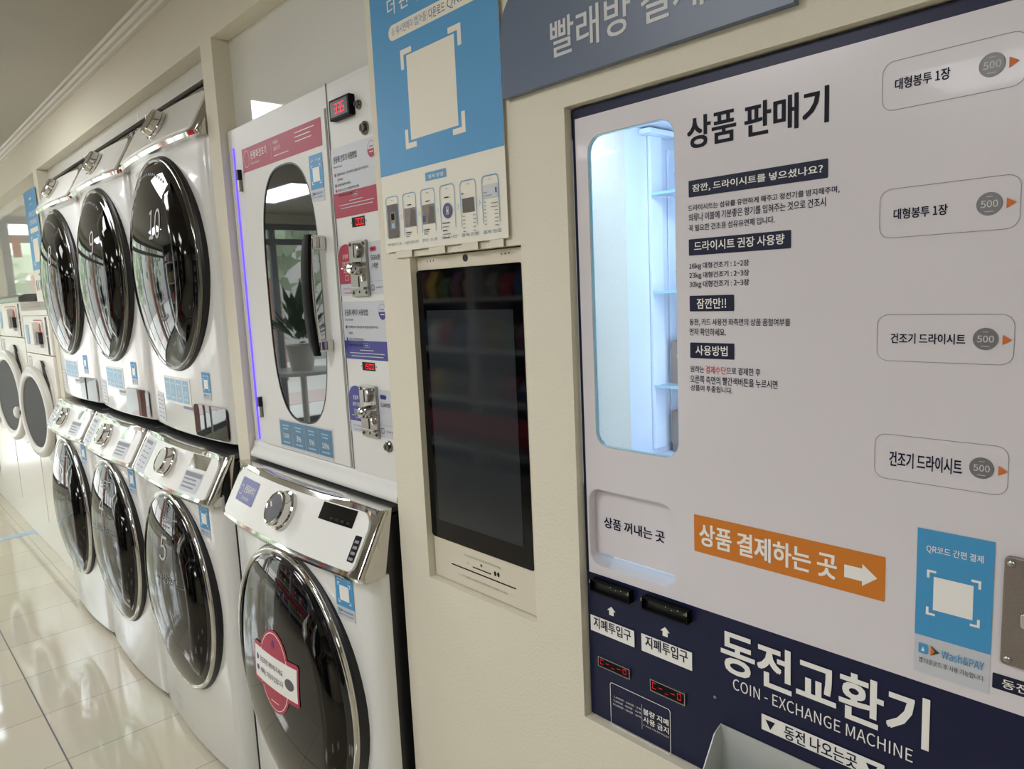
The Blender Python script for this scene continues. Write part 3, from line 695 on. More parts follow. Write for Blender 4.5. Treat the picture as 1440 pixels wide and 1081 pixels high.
for i, s_ in enumerate(('1,000원 - 500원 - 2개', '5,000원 - 500원 - 10개', '10,000원 - 500원 - 20개')): p.text(s_, X0+.0045+(2-i)*.0012, Z1-.0225-i*.0062, xm-.0022, Z1-.0190-i*.0062, 'white_print', .006)
p.text('불량 지폐', xm+.0022, Z1-.026, X1-.0032, Z1-.0165, 'white_print', .035); p.text('사용 금지', xm+.0022, Z1-.038, X1-.0032, Z1-.0285, 'white_print', .035); p.text('※ 훼손된 지폐 절대 투입금지', xm+.0022, Z1-.0438, X1-.0032, Z1-.0412, 'white_print')
p.build('exchange_table', V, smooth=0)
m = MB(); sx, sz = at(1005, 980, PV); m.lathe([(.0022, 0), (.0020, .001), (0, .0016)], (sx, PV+.001, sz), 'steel', 12); m.build('screw', V)
words('exchange_title', [('동전교환기', (1014, 941), (1308.5, 984), 'white_print', .05), ('COIN - EXCHANGE MACHINE', (1031, 968.5), (1284, 1054), 'white_print', 0)])
def tris(p):
    xa, za = at(1083.5, 1019.5, PV); 
    for xx in (xa, at(1226, 1082, PV)[0]): p.poly([(xx-.0062, za+.0055), (xx+.0062, za+.0055), (xx, za-.006)], 'ink_navy')
label('coin_outlet_label', ((1071.2, 1024.3), (1244, 1076)), '동전 나오는곳', ((1103, 1037.2), (1205.7, 1062)), 'white_print', 'ink_navy', .035, .0006, tris)
# coin scoop
X0, Z1 = at(1013.4, 1016.5, PV); X1 = X0+.235; D_ = .05
m = MB(); t_ = .0015
prof = [(PV, Z1), (PV-.016, Z1-.006), (PV-D_, Z1-.052), (PV-.030, Z1-.090), (PV, Z1-.100)]
inn = [(PV-.001, Z1), (PV-.016, Z1-.0085), (PV-D_+.002, Z1-.052), (PV-.030, Z1-.088), (PV-.001, Z1-.097)]
for xa in (X0, X1-t_): m.loft([[(xa, y, z) for y, z in prof], [(xa+t_, y, z) for y, z in prof]], 'scoop')
m.loft([[(xa, y, z) for y, z in ((PV-D_, Z1-.052), (PV-.030, Z1-.090), (PV, Z1-.100), (PV, Z1-.098), (PV-.029, Z1-.088), (PV-D_+.0015, Z1-.0515))] for xa in (X0, X1)], 'scoop')
m.box(X0, PV-.0015, Z1-.10, X1, PV, Z1, 'scoop'); m.build('coin_scoop', V, smooth=30, label='pale metal coin tray')

# ------------------------------------------------------------------ grey sign board
YS = -.012; a = at(710, 141.5, YS)
sx0 = at(706.5, 130, YS)[0]; sx1 = at(1117, 2, YS)[0]; sz0 = (at(710, 141.5, YS)[1]+at(1112, 1, YS)[1])/2
S_ = thing('wall_sign', 'slate grey payment sign board with pale lettering above the vending machine', 'sign', (sx0, 0, sz0)); R_ = .062
sz1 = sz0+.148
m = MB(); m.prism(rrect(sx0, sz0, sx1, sz1, [.001, .001, R_, R_], 12), YS, -.001, 'sign_grey'); m.build('sign_board', S_, smooth=30, bevel=.0008)
g0 = at(774.4, 60, YS)[0]; g1 = at(811, 60, YS)[0]; zt0 = at(775, 30.6, YS)[1]; zb0 = at(783, 81, YS)[1]
p = Print(YS-.0006); _, _, ar = glyphs('빨래방 결제기', .012); p.text('빨래방 결제기', g0, zb0, g0+(sx1-2*g0+sx0)*1.17, zt0, 'coin_light', .02); p.build('sign_lettering', S_, smooth=0)

# ------------------------------------------------------------------ wall kiosk
YK = .014
ko = thing('payment_kiosk', 'cream framed touch screen payment kiosk recessed in the wall under the poster', 'kiosk', (K[0], YK, K[1]))
m = MB(); m.box(K[0]+.002, YK, K[1]+.002, K[2]-.002, YK+.02, K[3]-.002, 'kiosk'); m.build('housing', ko, bevel=.001)
a, b, c, d = at(585.5, 381, YK), at(733, 368, YK), at(751.5, 803.8, YK), at(608, 758, YK)
X0, X1, Z1, Z0 = (a[0]+d[0])/2, (b[0]+c[0])/2, (a[1]+b[1])/2, (c[1]+at(608, 750, YK)[1])/2
X1 = min(X1, K[2]-.003)
m = MB(); m.prism(rrect(X0, Z0, X1, Z1, [.012, .003, .003, .012], 8), YK-.002, YK, 'screen_black'); sc_ = m.build('touch_screen', ko, smooth=0)
p = Print(YK-.0024); e = (X1-X0)*.1; p.rect(X0+e, Z0+e*1.3, X1-e*.75, Z1-e*2.6, 'screen_dim').up(); p.build('display', sc_, smooth=0)
m = MB(); cx, cz = at(654.5, 362.5, YK); m.lathe([(.0062, 0), (.0058, .0015), (0, .001)], (cx, YK, cz), 'gasket', 24); m.build('camera_lens', ko)
p = Print(YK-.0003)
for x_, z_ in ((601, 367.5), (605.5, 367), (609.5, 366.5), (705, 357), (710.5, 356.5), (716, 355.5)):
    cx, cz = at(x_, z_, YK); p.poly(circ(cx, cz, .0014, 10), 'ink_navy')
p.build('speaker_holes', ko, smooth=0)
p = Print(YK-.0003); za = at(651, 779, YK)[1]
def L(a, b, hgt, mt):
    u, v = at(*a, YK), at(*b, YK); zc = (u[1]+v[1])/2; p.rect(u[0], zc-hgt/2, v[0], zc+hgt/2, mt)
L((635.5, 791.5), (726, 828.5), .0025, 'ink'); L((665, 797), (691, 807), .0022, 'ink')
u = at(653, 779.5, YK); v = at(705, 799, YK); zc = (u[1]+v[1])/2; p.text('카드를 읽히거나 코드를 인식기에 대주세요', u[0], zc-.0022, v[0], zc+.0022, 'ink_fine')
u = at(645, 808, YK); v = at(714, 833, YK); zc = (u[1]+v[1])/2; p.text('ⓘ 카드 결제 시 화면 안내에 따라 진행해 주세요', u[0], zc-.0024, v[0], zc+.0024, 'ink_fine')
cx, cz = at(677, 796, YK); p.poly([(cx-.0035, cz+.003), (cx+.0035, cz+.003), (cx, cz-.003)], 'ink')
for x_, z_ in ((696.5, 806.5), (701, 808)): cx, cz = at(x_, z_, YK); p.poly(circ(cx, cz, .0032, 14, .0045), 'ink')
cx, cz = at(658, 791.5, YK); p.poly(circ(cx, cz, .0012, 10), 'ink'); p.build('printed_guide', ko, smooth=0)

# ------------------------------------------------------------------ posters
def poster(x0_, x1_, z0_, z1_, zb_, y, lab, near):
    t = thing('app_poster', lab, 'poster', (x0_, y, z0_), 'payment app posters'); W_ = x1_-x0_
    m = MB(); n = 14
    secs = [[(x0_+W_*i/n, y+.0002*math.sin(i*.9), z0_), (x0_+W_*i/n, y+.0002*math.sin(i*.9+1), z1_), (x0_+W_*i/n, y+.0002*math.sin(i*.9+1)+.0006, z1_), (x0_+W_*i/n, y+.0002*math.sin(i*.9)+.0006, z0_)] for i in range(n+1)]
    m.loft(secs, 'paper'); m.build('paper_sheet', t, smooth=60)
    p = Print(y-.0004, .0001); p.rect(x0_, zb_, x1_, z1_, 'blue_poster').up(); return t, p, W_
yp = -.006
a = at(535, 250, yp); b = at(707.5, 205, yp); pzb = (a[1]+b[1])/2
a = at(546, 355.5, yp); b = at(714, 333.5, yp); pz0 = (a[1]+b[1])/2
pxa = (at(517.5, 2, yp)[0]+at(545, 355, yp)[0])/2; pxb = (at(702, 2, yp)[0]+at(714, 333, yp)[0])/2
T1, p, W_ = poster(pxa, pxb, pz0, pz0+.70, pzb, yp, 'large blue and white payment app poster above the kiosk', True)
Y_ = p.y
def pw(a, b): return px2(Y_, a, b)
a = at(544.5, 20, Y_); pt = at(558, 18, Y_)[0]-a[0]; p.text('더 편리하게', a[0], at(547, 23, Y_)[1], a[0]+pt*5.3, at(547, 23, Y_)[1]+pt*.98, 'cream', .02)
a = pw((547, 59), (662, -6)); zc0, zc1 = at(549, 48, Y_)[1]-.0125, at(549, 48, Y_)[1]+.0125
p.poly(rrect(a[0], zc0, pxb-.035, zc1, .0124, 8), 'cream').up(); p.text('※ 워시앤페이 앱(어플) ', a[0]+.010, zc0+.0045, a[0]+.112, zc1-.0045, 'blue_dark'); p.text('다운로드', a[0]+.116, zc0+.0045, a[0]+.158, zc1-.0045, 'blue_dark', .03); p.text('QR코드', a[0]+.163, zc0+.0045, pxb-.043, zc1-.0045, 'blue_dark')
a, b, c, d = at(563, 74, Y_), at(647, 28, Y_), at(655, 182, Y_), at(571, 213, Y_)
p.brackets((a[0]+d[0])/2, (c[1]+d[1])/2, (b[0]+c[0])/2, (a[1]+b[1])/2, .032, .009, 'cream')
a, b, c, d = at(571, 78, Y_), at(638.5, 47, Y_), at(644.5, 176, Y_), at(578.5, 197, Y_)
p.rect((a[0]+d[0])/2, (c[1]+d[1])/2, (b[0]+c[0])/2, (a[1]+b[1])/2, 'cream')
a = at(599, 247, Y_); b = at(627, 251, Y_)
tg = px2(Y_, (598.5, 255), (626.5, 236)); p.rect(*tg, 'blue_poster').up(); p.text('결제 방법', *px2(Y_, (602, 251.5), (623, 241)), 'cream', .02)
zt_p = [at(547, 277, Y_)[1], 0]
cols = [((539.5, 337), (556.5, 276), '매장 QR코드 스캔'), ((563, 334), (582.5, 271), '사용할 장비 선택'), ((589, 330), (611, 265), '결제수단·코스 선택'), ((618, 326.5), (642.5, 258.5), '가격·코스 확인'), ((650, 322), (675, 251), '결제 진행'), ((683, 318), (709, 243), '결제 완료')]
pp0 = pxa+.010; stepx = (pxb-pxa-.012)/6; zt1 = at(628, 259, Y_)[1]; zb1 = at(645, 325, Y_)[1]
for i in range(6):
    xa = pp0+i*stepx; xb_ = xa+stepx*.74; r = .008
    o = rrect(xa, zb1-.03, xb_, zt1, r, 6); q = rrect(xa+.0012, zb1-.03, xb_-.0012, zt1-.0012, r-.001, 6)
    o = [(x, max(z, zb1+.006)) for x, z in o]; q = [(x, max(z, zb1+.006)) for x, z in q]; p.line(o, q, 'blue_poster')
    w2 = xb_-xa; p.rect(xa+w2*.42, zt1-.007, xa+w2*.58, zt1-.0062, 'ink_fine')
    if i == 0: p.rect(xa+w2*.08, zb1+.004, xb_-w2*.08, zt1-.014, 'photo_dark'); p.up(); p.rect(xa+w2*.3, zb1+.02, xa+w2*.72, zb1+.05, 'photo_mid'); p.up(); p.rect(xa+w2*.38, zb1+.036, xa+w2*.64, zb1+.047, 'screen_dim'); p.rect(xa+w2*.4, zb1+.022, xa+w2*.62, zb1+.03, 'blue_pale')
    if i in (1, 2):
        p.rect(xa+w2*.08, zt1-.058, xb_-w2*.08, zt1-.026, 'photo_mid').up(); p.poly([(xa+w2*.45, zt1-.058), (xb_-w2*.08, zt1-.058), (xb_-w2*.1, zt1-.032), (xa+w2*.6, zt1-.028)], 'photo_dark')
        if i == 2: p.rect(xa+w2*.08, zt1-.054, xa+w2*.3, zt1-.044, 'photo_blue')
        p.rect(xa+w2*.35, zt1-.0215, xa+w2*.65, zt1-.0198, 'ink')
        for k in range(3): p.rect(xa+w2*.12, zt1-.068-k*.0035, xa+w2*(.55-.08*k), zt1-.0666-k*.0035, 'ink' if k == 0 else 'ink_fine')
    if i == 3:
        p.poly(circ(xa+w2*.48, zt1-.042, .0125, 24, .0125), 'photo_blue').up(); p.rline(xa+w2*.40, zt1-.048, xa+w2*.56, zt1-.036, .001, .0008, 'cream'); p.rect(xa+w2*.45, zt1-.045, xa+w2*.51, zt1-.039, 'cream'); p.rect(xa+w2*.3, zt1-.0215, xa+w2*.6, zt1-.0198, 'ink')
        for k in range(5): p.rect(xa+w2*.1, zt1-.062-k*.006, xa+w2*(.6-.09*(k % 3)), zt1-.0606-k*.006, 'ink' if k % 2 == 0 else 'ink_fine'); 
    if i == 4:
        p.rect(xa+w2*.12, zt1-.050, xb_-w2*.16, zt1-.028, 'photo_dark')
        for k in range(5): p.rect(xa+w2*.1, zt1-.056-k*.006, xa+w2*.25, zt1-.0548-k*.006, 'ink_fine'); p.rect(xb_-w2*.25, zt1-.056-k*.006, xb_-w2*.1, zt1-.0548-k*.006, 'ink_fine')
        p.rect(xa+w2*.1, zt1-.021, xa+w2*.22, zt1-.0195, 'ink')
    if i == 5:
        p.rect(xa+w2*.06, zt1-.034, xb_-w2*.06, zt1-.014, 'grey_print').up(); p.rect(xa+w2*.1, zt1-.026, xa+w2*.3, zt1-.0245, 'ink_fine'); p.rect(xa+w2*.1, zt1-.031, xa+w2*.6, zt1-.0296, 'ink_fine'); p.rect(xb_-w2*.2, zt1-.028, xb_-w2*.13, zt1-.020, 'ink')
        for k in range(7): p.rect(xa+w2*.1, zt1-.040-k*.0056, xa+w2*.2, zt1-.0388-k*.0056, 'ink_fine'); p.rect(xb_-w2*(.3 if k > 1 else .5), zt1-.043-k*.0056, xb_-w2*.1, zt1-.0418-k*.0056, 'ink_fine')
    p.text(cols[i][2], xa-.001, zb1-.010, xb_+.001, zb1-.0045, 'blue_dark')
    if i < 5: xc = xb_+stepx*.11; zc = (zt1+zb1)/2; p.poly([(xc, zc+.004), (xc+.003, zc), (xc, zc-.004), (xc+.001, zc-.004), (xc+.004, zc), (xc+.001, zc+.004)], 'ink_fine')
p.build('poster_print', T1, smooth=0)
for xx, ww in ((pxa+.03, .05), (pxa+.13, .045), (pxa+.22, .04), (pxa+.29, .03)):
    m = MB(); m.box(xx, -.0052, pz0-.012, xx+ww, -.0047, pz0+.004, 'tape_clear'); m.box(xx, -.0047, pz0-.012, xx+ww, -.0002, pz0-.0116, 'tape_clear'); m.build('tape_strip', T1, smooth=0)
# the second poster on the far pilaster
yq = -.006
qa, qb = at(33, 272, yq)[0], at(48.5, 262, yq)[0]; qz1 = (at(33, 272, yq)[1]+at(48.5, 262, yq)[1])/2; qzb = at(54, 379, yq)[1]; qz0 = at(56, 424, yq)[1]
T2, p, W_ = poster(qa, qb, qz0, qz1, qzb, yq, 'narrow looking blue and white app poster on the far pilaster beside the old washers', False)
h = qz1-qzb
p.rect(qa+W_*.42, qz1-h*.12, qa+W_*.6, qz1-h*.095, 'cream'); p.text('워시앤페이', qa+W_*.35, qz1-h*.19, qa+W_*.68, qz1-h*.165, 'cream')
p.text('대기시간 없이', qa+W_*.25, qz1-h*.33, qa+W_*.8, qz1-h*.26, 'cream', .02); p.text('더 편리하게', qa+W_*.2, qz1-h*.44, qa+W_*.82, qz1-h*.365, 'cream', .03)
p.rect(qa+W_*.2, qz1-h*.53, qa+W_*.86, qz1-h*.47, 'cream'); p.brackets(qa+W_*.2, qzb+h*.06, qa+W_*.82, qz1-h*.57, .022, .008, 'cream'); p.rect(qa+W_*.29, qzb+h*.1, qa+W_*.73, qzb+h*.39, 'cream')
p.rect(qa+W_*.42, qzb-.03, qa+W_*.56, qzb-.018, 'blue_poster')
for i in range(5): p.rect(qa+W_*(.1+.16*i), qzb-.10, qa+W_*(.18+.16*i), qzb-.05, 'ink_grey' if i == 0 else 'ink_fine')
p.build('poster_print', T2, smooth=0)

# ------------------------------------------------------------------ shoe dryer cabinet above the shoe washer
YC = .015; cxa, cxb = p1r+.006, n2r-.004; dz = -.02
cz0, cz1 = 1.011+dz, 1.847+dz; xs = -1.357
CB = thing('shoe_dryer_cabinet', 'white shoe dryer cabinet with rounded dark window and long handle, above the shoe washer', 'drying cabinet', (cxa, YC, cz0))
m = MB(); m.box(cxa, YC+.002, cz0+.001, cxb, .5, cz1, 'enamel_cabinet'); m.build('cabinet_body', CB, bevel=.003)
m = MB(); secs = []
for i in range(13):
    a = i/12; secs.append([(cxa, YC-.012-.030*math.sin(PI*a*.62), cz0+.044-.062*a), (cxb, YC-.012-.030*math.sin(PI*a*.62), cz0+.044-.062*a)])
m.loft([[(x, YC+.002, cz0+.042), (x, YC-.002, cz0+.038), (x, YC-.003, cz0+.030), (x, YC-.008, cz0+.020), (x, YC-.014, cz0+.012), (x, YC-.015, cz0+.003), (x, YC-.012, cz0+.0), (x, YC+.1, cz0), (x, YC+.1, cz0+.042)] for x in (cxa, cxb)], 'enamel_cabinet')
m.build('lower_ledge', CB, smooth=60)
dx0, dx1, dz0, dz1 = -1.788, -1.366, 1.055+dz, 1.800+dz
m = MB(); g = .0018
wx0, wx1, wz0, wz1 = -1.700, -1.428, 1.130+dz, 1.722+dz
pill = [(-1.564+.136*(abs(math.cos(t))**.72)*(1 if math.cos(t) > 0 else -1), (wz0+wz1)/2+(wz1-wz0)/2*(abs(math.sin(t))**.60)*(1 if math.sin(t) > 0 else -1)) for t in [2*PI*(i+.5)/72 for i in range(72)]]
def toward(px_, pz_):
    dx_, dz_ = px_-(dx0+dx1)/2, pz_-(dz0+dz1)/2; k = min((dx1-dx0)/2/max(abs(dx_), 1e-6), (dz1-dz0)/2/max(abs(dz_), 1e-6)); return ((dx0+dx1)/2+dx_*k, (dz0+dz1)/2+dz_*k)
outer = [toward(*q) for q in pill]
for cxx, czz in ((dx0, dz0), (dx1, dz0), (dx1, dz1), (dx0, dz1)):
    k = min(range(72), key=lambda i: math.hypot(outer[i][0]-cxx, outer[i][1]-czz)); outer[k] = (cxx, czz)
m = MB(); m.ring(outer, pill, YC-.0025, YC+.001, 'enamel_cabinet'); door = m.build('cabinet_door', CB, smooth=0)
m = MB(); m.ring([(dx0-.0012, dz0-.0012), (dx1+.0012, dz0-.0012), (dx1+.0012, dz1+.0012), (dx0-.0012, dz1+.0012)], [(dx0, dz0), (dx1, dz0), (dx1, dz1), (dx0, dz1)], YC+.0012, YC+.003, 'ink_fine'); m.build('door_gap', CB, smooth=0)
m = MB(); m.prism(pill, YC-.0012, YC-.0003, 'glass_window'); m.build('window_glass', door, smooth=0)
m = MB(); inner = [(-1.564+(x+1.564)*.975, (wz0+wz1)/2+(z-(wz0+wz1)/2)*.988) for x, z in pill]; m.ring(pill, inner, YC-.0028, YC-.0012, 'gasket'); m.build('window_trim', door, smooth=0)
# handle: two chrome feet and a dark bowed bar
h0, h1 = 1.306+dz, 1.550+dz; hx = -1.405
m = MB(); N = 24; secs = []
for i in range(N+1):
    a = i/N; z = h0-.008+(h1-h0+.010)*a; yy = YC-.030-.008*math.sin(PI*a); e = .010*(1-abs(2*a-1)**6)
    secs.append([(hx+.004, yy-.002, z), (hx+.003, yy-.010, z), (hx-.006, yy-.013, z), (hx-.012-e*1.6, yy-.011, z), (hx-.012-e*1.7, yy-.006, z)])
m.loft(secs, 'gloss_black'); hd = m.build('door_handle', CB, smooth=50, label='long bowed black handle bar')
for za, zb in ((h1-.030, h1), (h0, h0+.026)):
    m = MB(); m.box(hx-.012, YC-.036, za, hx+.010, YC-.0024, zb, 'chrome'); m.build('handle_foot', hd, bevel=.005)
m = MB(); m.loft([[(hx+.006, YC-.028-.008*math.sin(PI*a), h0+(h1-h0)*a), (hx+.007, YC-.035-.008*math.sin(PI*a), h0+(h1-h0)*a), (hx+.005, YC-.035-.008*math.sin(PI*a), h0+(h1-h0)*a)] for a in [i/16 for i in range(17)]], 'chrome'); m.build('chrome_strip', hd, smooth=50)
# door stickers
def cab(name, par, draw, lab=None, y=YC-.0029):
    p = Print(y, .0003); draw(p); return p.build(name, par, smooth=0, label=lab)
def d_(p):
    x0, z0, x1, z1 = -1.776, 1.731+dz, -1.381, 1.787+dz; p.rect(x0, z0, x1, z1, 'pink').up()
    p.text('운동화건조기', x0+.048, z0+.026, x0+.135, z0+.044, 'white_print', .02); p.text('Shoes Dryer', x0+.048, z0+.012, x0+.094, z0+.019, 'white_print')
    p.rect(x0+.160, z0+.008, x0+.1605, z0+.048, 'white_print'); p.text('이태리', x0+.172, z0+.038, x0+.196, z0+.047, 'white_print'); p.text('살균건조', x0+.172, z0+.025, x0+.206, z0+.034, 'white_print'); p.rect(x0+.172, z0+.013, x0+.245, z0+.0145, 'white_print')
    for i, w_ in enumerate((.088, .070, .074)): p.rect(x0+.278, z0+.044-i*.009, x0+.278+w_, z0+.0458-i*.009, 'white_print')
    p.line(circ(x0+.024, z0+.030, .016, 24, .020), circ(x0+.024, z0+.030, .0152, 24, .0192), 'white_print')
cab('title_band', door, d_, 'pink title band across the door top')
p = app_sticker(-1.4145, 1.622+dz, 1.718+dz, .056, 'x', door, YC-.0030); p.build('payment_sticker', door, smooth=0)
def d_(p):
    x0, z0, x1, z1 = -1.700, 1.058+dz, -1.433, 1.130+dz; p.rect(x0, z0, x1, z1, 'grey_print').up()
    w_ = (x1-x0-.012)/4
    for i in range(4): p.rect(x0+.004+i*(w_+.0015), z0+.006, x0+.004+i*(w_+.0015)+w_, z1-.004, 'blue_dark')
    p.up()
    for i, (t_, a_) in enumerate((('5,000', 0), ('3%', .0), ('5%', 0), ('10%', 0))):
        cx = x0+.004+i*(w_+.0015)+w_/2; p.textc(t_, cx, z0+.030, .013, 'white_print', .02, wide=.9 if i == 0 else 1); p.rect(cx-.016, z0+.055, cx+.016, z0+.058, 'blue_pale'); p.rect(cx-.013, z0+.047, cx+.013, z0+.050, 'blue_pale'); p.rect(cx-.018, z0+.013, cx+.018, z0+.0165, 'blue_pale')
cab('discount_sheet', door, d_, 'blue discount sheet in four columns', YC-.0031)
for za, zb in ((1.690+dz, 1.742+dz), (1.122+dz, 1.175+dz)):
    zm = (za+zb)/2+.002; m = MB(); m.box(-1.803, YC-.012, zm, -1.790, YC+.003, zb, 'navy'); m.box(-1.801, YC-.010, za, -1.792, YC+.003, zm, 'steel'); m.build('hinge', CB, bevel=.001)
m = MB(); m.box(-1.8355, YC-.001, 1.060+dz, -1.8305, YC+.003, 1.800+dz, 'violet_led'); m.build('light_strip', CB, smooth=0, label='glowing violet light strip down the left edge')
# right hand column
m = MB(); m.box(xs-.0005, YC-.0004, 1.040+dz, xs+.0005, YC+.003, cz1, 'ink_fine'); m.box(xs, YC+.001, 1.044+dz, cxb, YC+.003, 1.046+dz, 'ink_grey'); m.build('panel_gap', CB, smooth=0)
m = MB(); m.box(xs+.010, YC-.002, 1.050+dz, cxb-.001, YC+.003, cz1-.012, 'enamel_cabinet'); m.build('control_panel', CB, bevel=.0008)
YP = YC-.002
m = MB(); m.box(-1.322, YP-.014, 1.764+dz, -1.246, YP, 1.803+dz, 'black'); tdp = m.build('temperature_display', CB, bevel=.002)
p = Print(YP-.0143); p.rect(-1.316, 1.769+dz, -1.252, 1.798+dz, 'case_dark').up()
for i, ch in enumerate('335'): seg(p, -1.300+i*.0135, 1.774+dz, .0098, .019, .0020, DIG[ch], 'red_led')
p.rect(-1.2755, 1.7735+dz, -1.2735, 1.776+dz, 'red_led'); p.build('display_digits', tdp, smooth=0)
for (x, z, r) in ((-1.231, 1.780+dz, .0085), (-1.216, 1.734+dz, .0125), (-1.208, 1.121+dz, .0115)):
    m = MB(); m.lathe([(r, 0), (r, .004), (r*.8, .006), (r*.62, .006), (r*.6, .010), (0, .010)], (x, YP, z), 'chrome_dark', 28); k_ = m.build('key_lock', CB)
    m = MB(); m.box(x-.0008, YP-.0106, z-r*.35, x+.0008, YP-.0099, z+r*.35, 'black'); m.build('keyhole', k_, smooth=0)
def info(z0, z1, zc, colr, title, eng, sec, dark):
    def d_(p):
        x0, x1 = -1.351, -1.181; p.rect(x0, z0, x1, z1, 'grey_print').up(); p.rect(x0, z0, x1, zc, colr).up()
        p.text(title, x0+.009, z1-.029, x0+.098, z1-.016, 'ink', .015); p.text(eng, x0+.009, z1-.039, x0+.042, z1-.0345, 'ink')
        rows = sec
        for i, (t_, ln, bul) in enumerate(rows):
            zz = z1-.052-i*(.0103 if len(rows) > 4 else .0125)
            if bul: p.poly(circ(x0+.012, zz, .0034, 12), colr)
            p.text(t_, x0+.020, zz-.0026, x0+.020+ln, zz+.0026, 'ink', .008)
        bx, bz = x1-.019, z1-.022; p.line(circ(bx, bz, .0135, 28, .0155), circ(bx, bz, .0128, 28, .0148), colr); p.poly([q for q in circ(bx, bz, .0133, 28, .0153) if q[1] <= bz+.0001], colr); p.up()
        p.rect(bx-.007, bz-.006, bx+.007, bz-.0045, 'white_print'); p.rect(bx-.006, bz+.004, bx+.006, bz+.0055, colr)
        p.rline((x0+x1)/2-.011, zc-.013, (x0+x1)/2+.011, zc-.005, .002, .0004, 'grey_print'); p.rect((x0+x1)/2-.006, zc-.0098, (x0+x1)/2+.006, zc-.0082, 'grey_print')
        for i, w_ in enumerate((.05, .13, .12)):
            zz = zc-.019-i*.0062
            if zz > z0+.003: p.rect((x0+x1)/2-w_/2, zz-.0008, (x0+x1)/2+w_/2, zz+.0008, 'grey_print')
    return d_
cab('dryer_guide', CB, info(1.579+dz, 1.716+dz, 1.628+dz, 'pink', '운동화 건조기 사용방법', 'Shoes Dryer', [('운동화 입고 : 건조대에 신발을 넣어 주십시오', .118, 1), ('닫아주세요.', .022, 0), ('동전을 투입하여 주세요.', .050, 1), ('원하시는 건조 시간을 선택해 주세요', .080, 1), ('작동버튼을 누르면 시작됩니다', .066, 1)], 0), 'grey and pink dryer instruction sheet', YP-.0003)
cab('washer_guide', CB, info(1.292+dz, 1.410+dz, 1.330+dz, 'purple', '운동화 세탁기 사용방법', 'Shoes Washer', [('운동화를 넣고 문을 닫은 후 동전을 투입해 주세요', .112, 1), ('주십시오', .016, 0), ('원하는 코스를 선택하여 주십시오', .056, 1), ('세제는 자동으로 투입됩니다.', .064, 1)], 0), 'grey and navy washer instruction sheet', YP-.0003)
def coin_set(z0, z1, colr, lines, en, price, sub, pl0, pl1):
    def d_(p):
        x0, x1 = -1.351, -1.179; p.rect(x0, z0, x1, z1, 'grey_print').up()
        r = .0265; xa, xb_ = x0, x0+.060; zt_ = z1+.002
        p.poly([(xa, z0+.024), (xb_, z0+.024), (xb_, zt_-r)]+[((xa+xb_)/2+.030*math.cos(a), zt_-r+r*math.sin(a)) for a in [PI*i/14 for i in range(1, 14)]]+[(xa, zt_-r)], colr).up()
        for i, t_ in enumerate(lines): p.textc(t_, (xa+xb_)/2-.002, z1-.023-i*.0145, .0095, 'white_print', .0, wide=.78)
        p.rline((xa+xb_)/2-.008, z0+.031, (xa+xb_)/2+.006, z0+.041, .002, .0007, 'white_print')
        for i, t_ in enumerate(en): p.text(t_, xa+.012, z0+.0125-i*.0085, xa+.042, z0+.0165-i*.0085, colr)
        xr = x0+.122; p.poly(rrect(xr, z1-.019, xr+.022, z1-.010, .004), colr); p.rect(xr+.005, z1-.0152, xr+.017, z1-.0138, 'white_print')
        p.text(price, xr+.001, z1-.036, xr+.034, z1-.0255, 'ink', .01)
        if sub: p.text(sub, xr+.002, z1-.052, xr+.026, z1-.041, 'ink', .01)
        p.rect(xr-.008, z0+.0255, x1, z0+.0259, 'ink_fine'); p.rline(xr-.003, z0+.008, xr+.007, z0+.019, .002, .0012, 'ink'); p.text('오래오래 기계실', xr+.013, z0+.0115, x1-.003, z0+.0155, 'ink')
    st = cab('coin_sticker', CB, d_, None, YP-.0003)
    xa, xb_ = -1.298, -1.236; m = MB(); m.prism(rrect(xa, pl0, xb_, pl1, .002, 3), YP-.007, YP-.0008, 'steel'); c_ = m.build('coin_acceptor', CB, bevel=.001)
    for sx in (xa+.007, xb_-.007):
        for sz in (pl0+.007, pl1-.007): q = MB(); q.lathe([(.0036, 0), (.0032, .0018), (0, .002)], (sx, YP-.007, sz), 'chrome_dark', 12); q.build('screw', c_)
    h = pl1-pl0
    q = MB(); cx = (xa+xb_)/2+.001; q.lathe([(.0145, 0), (.0145, .006), (.012, .008), (0, .008)], (cx, YP-.007, pl1-h*.18), 'steel', 30); k_ = q.build('coin_entry', c_)
    q = MB(); q.box(cx-.0013, YP-.0156, pl1-h*.18-.013, cx+.0013, YP-.0148, pl1-h*.18+.013, 'black'); q.build('coin_slot', k_, smooth=0)
    q = MB(); zl = pl1-h*.50; q.lathe([(.013, 0), (.0125, .014), (.0105, .016), (.0105, .022), (.008, .024), (0, .024)], (cx+.003, YP-.007, zl), 'chrome', 28); k_ = q.build('key_lock', c_)
    q = MB(); q.box(cx+.0, YP-.045, zl-.0012, cx+.006, YP-.030, zl+.0012, 'chrome'); q.build('key_blade', k_)
    q = MB(); q.box(cx-.003, YP-.0076, pl0+h*.14, cx+.0005, YP-.0069, pl0+h*.36, 'black'); q.box(cx-.003, YP-.0076, pl0+.006, cx+.0005, YP-.0069, pl0+h*.10, 'black'); q.build('return_slot', c_, smooth=0)
    q = MB(); q.box(xa+.004, YP-.012, pl0+h*.115, xb_-.008, YP-.007, pl0+h*.165, 'steel'); q.build('return_chute', c_, bevel=.001)
    q = MB(); q.lathe([(.0075, 0), (.0070, .003), (0, .004)], (cx+.016, YP-.007, pl0+h*.33), 'chrome', 24); q.build('return_button', c_)
    q = MB(); q.box(cx-.013, YP-.0076, pl1-h*.385, cx+.015, YP-.0069, pl1-h*.33, 'chrome_dark'); q.build('name_plate', c_, smooth=0)
